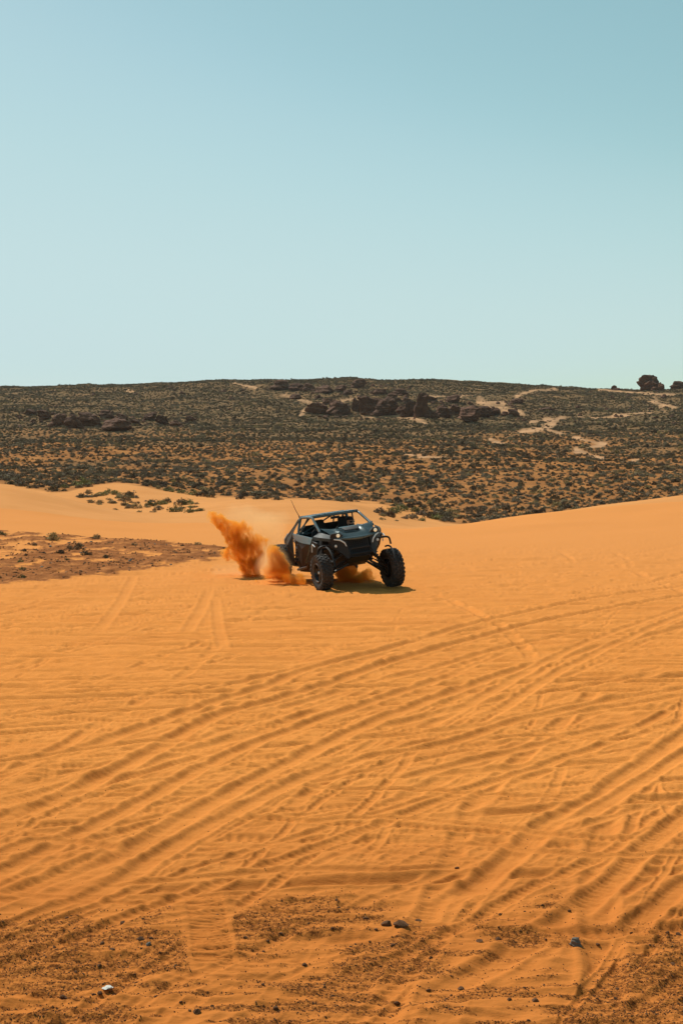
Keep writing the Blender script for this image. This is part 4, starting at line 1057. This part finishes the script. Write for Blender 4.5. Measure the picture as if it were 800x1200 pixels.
# cabin
bm = bmesh.new(); add_loft(bm, [[(-.66, -.86, .60), (.66, -.86, .60), (.62, -.84, 1.24), (-.62, -.84, 1.24)], [(-.66, -.62, .60), (.66, -.62, .60), (.60, -.56, 1.22), (-.60, -.56, 1.22)]])
add_box(bm, (.33, -.52, 1.27), (.34, .18, .07), bev=.02)
part('dashboard', bm, M_dark)
bm = bmesh.new(); add_plate(bm, [(-.66, .66, .50), (.66, .66, .50), (.60, .72, 1.24), (.46, .75, 1.40), (-.46, .75, 1.40), (-.60, .72, 1.24)], (0, .04, 0)); add_box(bm, (0, 1.15, 1.0), (1.0, .80, .30), bev=.05); part('engine_cover', bm, M_dark)
for SXX in (-.20, .38):
    st = bmesh.new(); add_box(st, (SXX, .12, .66), (.46, .48, .16), rot=(-.12, 0, 0), bev=.04)
    seat = part('seat', st, M_dark)
    b2 = bmesh.new(); add_loft(b2, [[(SXX + a * w, y + .0, z), (SXX + a2 * w, y, z), (SXX + a2 * w * .9, y + .10, z), (SXX + a * w * .9, y + .10, z)] for (w, y, z), a, a2 in [(q, -1, 1) for q in [(.21, .34, .66), (.24, .40, .90), (.25, .45, 1.12), (.22, .48, 1.24), (.14, .50, 1.29)]]])
    obj('backrest', b2, M_dark, seat)
    b3 = bmesh.new(); add_box(b3, (SXX, .53, 1.38), (.27, .11, .25), rot=(-.1, 0, 0), bev=.045, taper=(.8, .9)); obj('headrest', b3, M_dark, seat)
    for q in (-.09, .09):
        b4 = bmesh.new(); add_tube(b4, [(SXX + q, .52, 1.26), (SXX + q, .40, 1.16), (SXX + q * 1.1, .36, .95), (SXX + q * 1.2, .32, .75)], .018, 6); obj('harness_strap', b4, M_black, seat)
bm = bmesh.new(); wc = Vector((.36, -.58, 1.12)); wu = Vector((1, 0, 0)); wv = Vector((0, .42, .91)).normalized()
WR = [wc + (wu * math.cos(a) + wv * math.sin(a)) * .165 for a in np.linspace(0, 2 * PI, 21)[:-1]]
add_tube(bm, WR, .016, 8, closed=True)
for a in (R(0), R(180), R(270)): add_tube(bm, [wc, wc + (wu * math.cos(a) + wv * math.sin(a)) * .16], .012, 6)
add_tube(bm, [wc, (.36, -.80, 1.02)], .022, 8)
o_ = obj('steering_wheel', bm, M_black, buggy); o_.matrix_local = BODY
# suspension (front arms reach from the chassis to the hubs)
WH = {}
hubz = .405
def wheel_pos(s, fr):
    y = -1.33 if fr else 1.33
    return Vector((s * .835, y, hubz))
def bp(p):
    q = Vector(p); warp(q); return BODY @ q
for fr in (1, 0):
    for s in (-1, 1):
        hub = wheel_pos(s, fr); y0 = hub.y
        inn = hub - Vector((s * .12, 0, 0))
        if fr:
            for nm, dz, yi, zi, rr in (('lower_arm', -.12, .16, .52, .026), ('upper_arm', .10, .13, .78, .020)):
                bm = bmesh.new(); e = inn + Vector((0, 0, dz))
                for q in (-1, 1): add_tube(bm, curve([bp((s * .26, y0 + q * yi, zi)), bp((s * .26, y0 + q * yi, zi)).lerp(e, .55) + Vector((0, q * .05, .01)), e], .1), rr, 8)
                add_tube(bm, [bp((s * .26, y0, zi)).lerp(e, .5) + Vector((0, -.08, 0)), bp((s * .26, y0, zi)).lerp(e, .5) + Vector((0, .08, 0))], rr * .8, 8)
                obj(nm, bm, M_metal, buggy)
            bm = bmesh.new(); add_tube(bm, [bp((s * .20, y0 - .16, .66)), inn + Vector((0, -.12, .02))], .013, 6); obj('tie_rod', bm, M_metal, buggy)
            top = bp((s * .46, y0 + .10, 1.06)); bot = bp((s * .26, y0, .52)).lerp(inn, .62)
        else:
            bm = bmesh.new(); add_tube(bm, [bp((s * .60, .45, .50)), bp((s * .66, .95, .52)), inn], [.05, .045, .04], 8); obj('trailing_arm', bm, M_metal, buggy)
            for zi, dz in ((.55, -.10), (.75, .08)):
                bm = bmesh.new(); add_tube(bm, [bp((s * .14, y0 + .1, zi)), inn + Vector((0, .06, dz))], .016, 6); obj('radius_rod', bm, M_metal, buggy)
            top = bp((s * .50, .95, 1.20)); bot = bp((s * .66, .95, .52))
        bm = bmesh.new(); add_tube(bm, [top, top.lerp(bot, .5)], .034, 10); add_tube(bm, [top.lerp(bot, .45), bot], .018, 8)
        add_tube(bm, [top + (top - bot).normalized() * .01 + Vector((s * .06, .02, -.02)), top.lerp(bot, .35) + Vector((s * .06, .02, 0))], .022, 8)
        sh = obj('shock_absorber', bm, M_metal, buggy)
        bm = bmesh.new(); ax = (bot - top).normalized(); u = ax.orthogonal().normalized(); v = ax.cross(u); L = (bot - top).length
        add_tube(bm, [top + ax * (L * (.12 + .76 * t)) + (u * math.cos(t * 2 * PI * 8) + v * math.sin(t * 2 * PI * 8)) * .048 for t in np.linspace(0, 1, 97)], .009, 5)
        obj('coil_spring', bm, M_spring, sh)
        bm = bmesh.new(); add_box(bm, inn + Vector((s * .02, 0, 0)), (.07, .12, .30), bev=.015); add_tube(bm, [inn, bp((s * .15, y0, .62))], .02, 8); obj('knuckle', bm, M_metal, buggy)
# wheels
def tyre_bm():
    bm = bmesh.new()
    prof = [(-.085, .215), (-.105, .235), (-.128, .28), (-.135, .33), (-.125, .370), (-.10, .387), (-.05, .392), (0, .393), (.05, .392), (.10, .387), (.125, .370), (.135, .33), (.128, .28), (.105, .235), (.085, .215)]
    add_rev(bm, prof, 48)
    def lug(c, s, a, rz=0):
        r = bmesh.ops.create_cube(bm, size=1)
        for v in r['verts']:
            p = Vector((v.co.x * s[0], v.co.y * s[1], v.co.z * s[2]))
            if v.co.z > 0: p.x *= .85; p.y *= .85
            p = Matrix.Rotation(rz, 3, 'Z') @ p + Vector(c)
            v.co = Matrix.Rotation(a, 3, 'X') @ p
    N = 26
    for k in range(N):
        a = 2 * PI * k / N
        lug((-.038, 0, .397), (.052, .060, .030), a, .35); lug((.038, 0, .397), (.052, .060, .030), a + PI / N, -.35)
        for s in (-1, 1):
            lug((s * .098, 0, .391), (.060, .058, .034), a + (PI / N if s < 0 else 0), -s * .2)
            r = bmesh.ops.create_cube(bm, size=1)
            for v in r['verts']:
                p = Vector((v.co.x * .018 + s * .132, v.co.y * .045, v.co.z * .05 + .352)); v.co = Matrix.Rotation(a + (PI / N if s < 0 else 0), 3, 'X') @ p
    return bm
def rim_bm():
    bm = bmesh.new()
    add_rev(bm, [(.10, .225), (.118, .228), (.118, .205), (.09, .198), (.04, .17), (.02, .12), (.03, .07), (.06, .055), (.07, .03), (.07, 0)], 36)
    add_rev(bm, [(.10, .225), (-.10, .225), (-.11, .23), (-.11, .20), (0, .18), (.02, .12)], 36)
    for k in range(6):
        a = 2 * PI * k / 6; r = bmesh.ops.create_cube(bm, size=1)
        for v in r['verts']:
            p = Vector((v.co.x * .035 + .062, v.co.y * .045, v.co.z * .13 + .125)); v.co = Matrix.Rotation(a, 3, 'X') @ p
    return bm
def bead_bm():
    bm = bmesh.new()
    add_rev(bm, [(.118, .228), (.130, .226), (.130, .200), (.116, .198)], 36)
    for k in range(20):
        a = 2 * PI * k / 20; r = bmesh.ops.create_cube(bm, size=1)
        for v in r['verts']: v.co = Matrix.Rotation(a, 3, 'X') @ Vector((v.co.x * .012 + .133, v.co.y * .012, v.co.z * .012 + .213))
    return bm
tm = obj('tyre', tyre_bm(), M_tyre); rm = obj('rim', rim_bm(), M_rim); bm_ = obj('beadlock_ring', bead_bm(), M_bead)
capb = bmesh.new(); add_rev(capb, [(.07, .035), (.085, .032), (.09, .02), (.09, 0)], 16); cap = obj('hub_cap', capb, M_silver)
first = True
for fr in (1, 0):
    for s in (-1, 1):
        h = wheel_pos(s, fr)
        w = bpy.data.objects.new('wheel', tm.data); COL.objects.link(w); w.parent = buggy
        cam_a = R(-6) if fr else R(-4)
        steer = R(0) if fr else 0
        k_ = (.965 if s < 0 else 1.05) if fr else 1.0
        w.matrix_local = Matrix.Translation(h + Vector((0, 0, (k_ - 1) * .4 - (.03 if s < 0 and fr else .01)))) @ Matrix.Rotation(steer, 4, 'Z') @ Matrix.Rotation(cam_a, 4, 'Y') @ (Matrix.Rotation(PI, 4, 'Z') if s < 0 else Matrix.Identity(4)) @ Matrix.Rotation(rnd.uniform(0, 1), 4, 'X') @ Matrix.Scale(k_, 4)
        for q in (rm, bm_, cap):
            c = q.copy(); COL.objects.link(c); c.parent = w; c.matrix_local = Matrix.Identity(4)
for q in (tm, rm, bm_, cap): bpy.data.objects.remove(q)
# antenna
bm = bmesh.new(); add_tube(bm, [(-.54, .84, 1.60), (-.55, .85, 1.66), (-.585, .92, 1.80), (-.63, .99, 2.03)], [.016, .008, .006, .004], 6); an = part('antenna', bm, M_dark)
bm = bmesh.new(); add_tube(bm, [(-.585, .92, 1.80), (-.60, .945, 1.88)], .008, 6); obj('antenna_band', bm, M_red, an)
bm = bmesh.new(); add_box(bm, (.0, .02, 1.53), (.22, .03, .06), bev=.012); part('rear_view_mirror', bm, M_black)

# ------------------------------------------------------------------ the driver
M_skin, *_ = nmat('skin', (.55, .30, .20), .5); M_shirt, *_ = nmat('dark_shirt', (.02, .02, .024), .85)
M_cap, *_ = nmat('black_cap', (.012, .012, .014), .8); M_beard, *_ = nmat('dark_beard', (.035, .02, .012), .9); M_glass, *_ = nmat('sunglass_lens', (.01, .01, .012), .08)
def skin_mesh(name, verts, edges, radii, mat, parent, sub=1, root=0):
    me = bpy.data.meshes.new(name); me.from_pydata(verts, edges, []); me.update(); o = link_mesh(name, me, parent)
    md = o.modifiers.new('skin', 'SKIN'); o.modifiers.new('sub', 'SUBSURF').levels = sub; o.modifiers['sub'].render_levels = sub
    if not me.skin_vertices: me.skin_vertices.new() if hasattr(me.skin_vertices, 'new') else None
    for i, r in enumerate(radii):
        v = me.skin_vertices[0].data[i]; v.radius = (r, r) if not isinstance(r, tuple) else r; v.use_root = (i == root)
    dg = bpy.context.evaluated_depsgraph_get(); nm = bpy.data.meshes.new_from_object(o.evaluated_get(dg)); nm.name = name
    o.modifiers.clear(); o.data = nm; nm.materials.clear(); nm.materials.append(mat)
    nm.polygons.foreach_set('use_smooth', np.ones(len(nm.polygons), bool)); return o
person = empty('person', (CX, CY, G0), YAW)
tag(person, 'person driving the buggy in a black cap, dark sunglasses and a dark top, bearded', 'person')
DM = BODY
sx = .42
# body: pelvis, spine, neck, shoulders, arms to the wheel rim, legs to the footwell
DY = -.28
V = [(sx, .30, .80), (sx, .28, .96), (sx, .24, 1.12), (sx, .19, 1.20), (sx, .14, 1.27),
     (sx - .17, .22, 1.16), (sx - .24, .02, 1.00), (sx - .150, -.24, 1.10),
     (sx + .17, .22, 1.16), (sx + .24, .02, 1.00), (sx + .150, -.24, 1.10),
     (sx - .10, .22, .78), (sx - .13, -.22, .84), (sx - .12, -.50, .50), (sx + .10, .22, .78), (sx + .13, -.22, .84), (sx + .12, -.50, .50), (sx - .12, -.62, .50), (sx + .12, -.62, .50)]
E = [(0, 1), (1, 2), (2, 3), (3, 4), (2, 5), (5, 6), (6, 7), (2, 8), (8, 9), (9, 10), (0, 11), (11, 12), (12, 13), (0, 14), (14, 15), (15, 16), (13, 17), (16, 18)]
Rr = [(.15, .11), (.15, .11), (.15, .10), .065, .058, .062, .043, .030, .062, .043, .030, .085, .062, .045, .085, .062, .045, .04, .04]
V = [(a, b + DY, c) for a, b, c in V]
body = skin_mesh('body', V, E, Rr, M_shirt, person); body.matrix_local = DM
# hands with five fingers round the rim
for s in (-1, 1):
    w0 = Vector((sx + s * .150, -.24 + DY, 1.09)); rim = wc + wu * s * .165
    pv = [tuple(w0), tuple(w0.lerp(rim, .5) + Vector((0, -.01, .02))), tuple(w0.lerp(rim, .8) + Vector((s * .012, 0, .03)))]; ed = [(0, 1), (1, 2)]; rd = [.026, (.032, .018), (.034, .017)]
    for k in range(4):
        b0 = len(pv); off = wv * (.030 - .020 * k); kn = rim + off + Vector((s * .020, .012, .022)); ln = (.9, 1.0, .95, .75)[k]
        pv += [tuple(kn), tuple(rim + off + Vector((s * .012, -.028 * ln, .014))), tuple(rim + off + Vector((-s * .010, -.030 * ln, -.004))), tuple(rim + off + Vector((-s * .020, -.010, -.014)))]
        ed += [(2, b0), (b0, b0 + 1), (b0 + 1, b0 + 2), (b0 + 2, b0 + 3)]; rd += [.0095, .009, .0085, .008]
    b0 = len(pv); pv += [tuple(w0.lerp(rim, .6) + Vector((-s * .03, 0, .02))), tuple(rim + wv * .04 + Vector((-s * .022, .012, .01))), tuple(rim + wv * .06 + Vector((-s * .012, .0, .012)))]
    ed += [(1, b0), (b0, b0 + 1), (b0 + 1, b0 + 2)]; rd += [.012, .0105, .009]
    h_ = skin_mesh('hand', pv, ed, rd, M_skin, body)
# head
HC = Vector((sx + .0, .06 + DY, 1.365)); yawh = R(8)
bm = bmesh.new(); bmesh.ops.create_uvsphere(bm, u_segments=32, v_segments=24, radius=1)
for v in bm.verts:
    x, y, z = v.co
    fx = .076 * (1 - .20 * max(0, -z) ** 1.5); fy = .096
    p = Vector((x * fx, y * fy, z * .118))
    if z < -.1 and y < 0: p.y -= .012 * (-z) * (-y); p.x *= 1 - .18 * (-z)      # jaw
    if y < -.55 and abs(x) < .22: p.y -= .024 * math.exp(-((z + .12) / .16) ** 2) * (1 - abs(x) / .22)   # nose
    if y < -.4: p.y += .010 * math.exp(-((z - .08) / .10) ** 2) * math.exp(-((abs(x) - .38) / .16) ** 2)  # eye sockets
    if y < -.5: p.y -= .006 * math.exp(-((z + .42) / .06) ** 2) * math.exp(-(x / .3) ** 2)                # lips
    v.co = p
HM = BODY @ Matrix.Translation(HC) @ Matrix.Rotation(yawh, 4, 'Z')
head = obj('head', bm, M_skin, person, 80); head.matrix_local = HM
for s in (-1, 1):
    bm = bmesh.new(); bmesh.ops.create_uvsphere(bm, u_segments=10, v_segments=8, radius=1)
    for v in bm.verts: v.co = Vector((v.co.x * .008 + s * .077, v.co.y * .018 + .008, v.co.z * .030 - .005))
    obj('ear', bm, M_skin, head, 80)
bm = bmesh.new(); bmesh.ops.create_uvsphere(bm, u_segments=28, v_segments=18, radius=1)   # cap
bmesh.ops.delete(bm, geom=[v for v in bm.verts if v.co.z < .22 and not (v.co.y > .3 and v.co.z > -.35)], context='VERTS')
for v in bm.verts: v.co = Vector((v.co.x * .084, v.co.y * .104 + .003, v.co.z * .126 + .002))
bmesh.ops.solidify(bm, geom=bm.faces[:], thickness=-.005)
cap_ = obj('cap', bm, M_cap, head, 60)
bm = bmesh.new(); arc = [(math.sin(a) * .070, -.085 - math.cos(a) * .055, .034 + .006 * math.cos(a)) for a in np.linspace(-1.35, 1.35, 11)]
add_plate(bm, [(-.062, -.070, .040)] + arc + [(.062, -.070, .040)], (0, 0, .006)); obj('cap_peak', bm, M_cap, cap_, 0)
bm = bmesh.new()
for s in (-1, 1):
    add_loft(bm, [[(s * .010, -.104, .020), (s * .052, -.092, .024), (s * .066, -.072, .020), (s * .060, -.080, -.010), (s * .034, -.096, -.020), (s * .014, -.104, -.008)], [(s * .010, -.109, .020), (s * .052, -.098, .024), (s * .070, -.076, .020), (s * .064, -.085, -.010), (s * .034, -.102, -.020), (s * .014, -.109, -.008)]])
    add_tube(bm, [(s * .068, -.072, .018), (s * .078, .010, .012)], .003, 5)
add_tube(bm, [(-.012, -.108, .014), (.012, -.108, .014)], .003, 5)
obj('sunglasses', bm, M_glass, head, 40)
bm = bmesh.new(); bmesh.ops.create_uvsphere(bm, u_segments=28, v_segments=20, radius=1)
bmesh.ops.delete(bm, geom=[v for v in bm.verts if v.co.z > -.28 + .25 * max(0, -v.co.y - .5) * 0 or v.co.y > .15], context='VERTS')
for v in bm.verts:
    x, y, z = v.co; p = Vector((x * .076 * (1 - .20 * (-z) ** 1.5) * (1 - .16 * -z), y * .100 - .012 * z * y, z * .124)); v.co = p * 1.03
bmesh.ops.solidify(bm, geom=bm.faces[:], thickness=.004)
obj('beard', bm, M_beard, head, 80)

# ------------------------------------------------------------------ sand thrown up by the wheels
def dust_mat(name, blobs, dens, col, nscale, cut, stretch=(1, 1, 1), aniso=.55):
    """blobs: (x, y, z, r, weight) in object space"""
    m = bpy.data.materials.new(name); m.use_nodes = True; n = m.node_tree.nodes; l = m.node_tree.links
    n.clear(); out = n.new('ShaderNodeOutputMaterial'); pv = n.new('ShaderNodeVolumePrincipled'); l.new(pv.outputs[0], out.inputs['Volume'])
    pv.inputs['Color'].default_value = (*col, 1); pv.inputs['Anisotropy'].default_value = aniso
    tc = n.new('ShaderNodeTexCoord').outputs['Object']
    wn_ = n.new('ShaderNodeTexNoise'); wn_.inputs['Scale'].default_value = nscale * .55; wn_.inputs['Detail'].default_value = 3; l.new(tc, wn_.inputs['Vector'])
    vs = n.new('ShaderNodeVectorMath'); vs.operation = 'MULTIPLY_ADD'; l.new(wn_.outputs['Color'], vs.inputs[0]); vs.inputs[1].default_value = (.30,) * 3; l.new(tc, vs.inputs[2])
    vo = n.new('ShaderNodeVectorMath'); vo.operation = 'SUBTRACT'; l.new(vs.outputs[0], vo.inputs[0]); vo.inputs[1].default_value = (.15,) * 3
    P = vo.outputs[0]; acc = None
    for x, y, z, r, w in blobs:
        d = n.new('ShaderNodeVectorMath'); d.operation = 'DISTANCE'; l.new(P, d.inputs[0]); d.inputs[1].default_value = (x, y, z)
        q = math_node(n, l, 'MULTIPLY_ADD', d.outputs['Value'], -1.0 / r, 1.0, clamp=True)
        q = math_node(n, l, 'MULTIPLY', q, w); acc = q if acc is None else math_node(n, l, 'ADD', acc, q)
    ns = noise_node(n, l, nscale, 6, .68, coord=tc, stretch=stretch, dist=.6)
    e = math_node(n, l, 'MULTIPLY_ADD', ns, -cut, math_node(n, l, 'MINIMUM', acc, 1.0))
    e = math_node(n, l, 'MAXIMUM', e, 0.0); e = math_node(n, l, 'MULTIPLY', e, dens)
    l.new(e, pv.inputs['Density'])
    try: m.cycles.volume_step_rate = .25
    except Exception: pass
    return m
def dust(name, label, pts, dens, col, nscale, cut, **kw):
    """pts: (photo x, photo row, radius px, depth offset m, weight)"""
    Y0 = pts[0][5] if len(pts[0]) > 5 else 34.0
    W = []
    for p in pts:
        Y = p[3]; t = math.tan(PITCH + math.atan((p[1] - 600) / F)); cd = Y * math.cos(PITCH) + t * Y * math.sin(PITCH)
        W.append(((p[0] - 400) / F * cd, Y, CAMH - t * Y, p[2] / F * Y, p[4]))
    o0 = Vector((W[0][0], W[0][1], W[0][2]))
    B = [(x - o0.x, y - o0.y, z - o0.z, r, w) for x, y, z, r, w in W]
    bm = bmesh.new()
    for x, y, z, r, w in B:
        bmesh.ops.create_icosphere(bm, subdivisions=2, radius=r * 1.15 + .06, matrix=Matrix.Translation((x, y, z)))
    me = bpy.data.meshes.new(name); bm.to_mesh(me); bm.free(); o = link_mesh(name, me); o.location = o0
    md = o.modifiers.new('union', 'REMESH'); md.mode = 'VOXEL'; md.voxel_size = .06
    dg = bpy.context.evaluated_depsgraph_get(); nm = bpy.data.meshes.new_from_object(o.evaluated_get(dg)); o.modifiers.clear(); o.data = nm
    nm.materials.clear(); nm.materials.append(dust_mat(name, B, dens, col, nscale, cut, **kw))
    tag(o, label, 'dust', kind='stuff'); return o
SANDC = (.968, .515, .078)
dust('sand_plume', 'orange plume of sand thrown up high behind the buggy', [
 (246, 602, 7, 34.3, 1.5), (251, 607, 10, 34.3, 1.5), (258, 611, 13, 34.3, 1.6), (266, 617, 15, 34.3, 1.6), (272, 626, 16, 34.3, 1.6), (277, 636, 17, 34.3, 1.6), (283, 646, 18, 34.3, 1.6), (289, 656, 20, 34.3, 1.5), (292, 667, 19, 34.3, 1.4), (293, 677, 16, 34.2, 1.2),
 (283, 613, 20, 34.4, .8), (295, 627, 24, 34.4, .9), (302, 645, 24, 34.3, .9), (262, 646, 15, 34.1, 1.0), (268, 655, 14, 34.1, .9), (306, 664, 22, 34.2, .7), (262, 600, 12, 34.5, .6), (290, 600, 14, 34.6, .5), (316, 630, 18, 34.4, .6), (250, 625, 12, 34.5, .5)], 52, SANDC, 6.5, 1.66, stretch=(1.25, 1, .7))
dust('dust_haze', 'thin pale veil of dust drifting between the plume and the buggy', [
 (300, 610, 26, 35, .8), (312, 625, 28, 35, .8), (318, 645, 30, 34.8, .9), (322, 662, 28, 34.6, .9), (285, 672, 28, 34.4, .7), (330, 610, 22, 35.2, .6), (255, 670, 22, 34.4, .5), (323, 655, 24, 32.5, 1.1), (312, 664, 20, 32.5, .9), (275, 605, 26, 34.8, .6), (345, 672, 20, 32.3, .6)], 3.2, (.98, .74, .42), 1.8, .5)
dust('wheel_spray', 'churning orange sand sprayed around the hidden rear wheel', [
 (318, 655, 13, 33.1, 1.1), (322, 668, 15, 33.0, 1.5), (330, 678, 13, 32.9, 1.6), (340, 683, 11, 32.7, 1.5), (352, 685, 9, 32.5, 1.3), (316, 676, 13, 33.0, 1.3), (342, 668, 12, 32.9, 1.0), (340, 655, 9, 33.0, .7), (306, 682, 11, 33.2, .9), (331, 650, 12, 33.2, .8), (328, 658, 12, 32.6, 1.2), (336, 674, 12, 32.6, 1.4), (320, 650, 14, 32.5, 1.0), (345, 680, 14, 32.2, 1.5), (326, 664, 16, 32.5, 1.7), (318, 640, 11, 32.6, .8), (334, 660, 14, 32.4, 1.3), (352, 680, 14, 32.3, 1.3), (300, 686, 16, 32.9, 1.1), (322, 648, 17, 32.5, 1.3), (312, 668, 18, 32.6, 1.4)], 50, SANDC, 6.5, 1.66)
dust('under_dust', 'shaded dust swirling in the shadow under the buggy', [
 (398, 668, 11, 33.2, 1.1), (408, 670, 12, 33.2, 1.4), (418, 674, 12, 33.2, 1.5), (428, 678, 11, 33.1, 1.5), (438, 682, 9, 32.9, 1.3), (402, 680, 10, 33.0, 1.1), (388, 675, 9, 33.2, .9), (415, 683, 10, 32.9, 1.2), (405, 673, 14, 32.9, 1.5), (422, 680, 13, 32.8, 1.6), (396, 676, 12, 32.9, 1.3), (410, 662, 13, 33.2, 1.3), (432, 672, 12, 33.0, 1.4)], 42, SANDC, 6, 1.4)

# ------------------------------------------------------------------ thin air haze over the desert
bm = bmesh.new(); bmesh.ops.create_cube(bm, size=1)
zlo = float(B2.min()) - 1.0; zhi = float(B2.max()) + 9.0
for v in bm.verts: v.co = Vector((v.co.x * 2600, v.co.y * 3000 + 1300, zlo if v.co.z < 0 else zhi))
hz = bpy.data.materials.new('air_haze'); hz.use_nodes = True; n_ = hz.node_tree.nodes; n_.clear()
ho = n_.new('ShaderNodeOutputMaterial'); hv = n_.new('ShaderNodeVolumePrincipled'); hz.node_tree.links.new(hv.outputs[0], ho.inputs['Volume'])
hv.inputs['Color'].default_value = (.86, .88, .88, 1); hv.inputs['Density'].default_value = .00005; hv.inputs['Anisotropy'].default_value = .2
hb = obj('haze', bm, hz, smooth=0); tag(hb, 'thin pale air haze over the far hill', 'haze', kind='stuff')
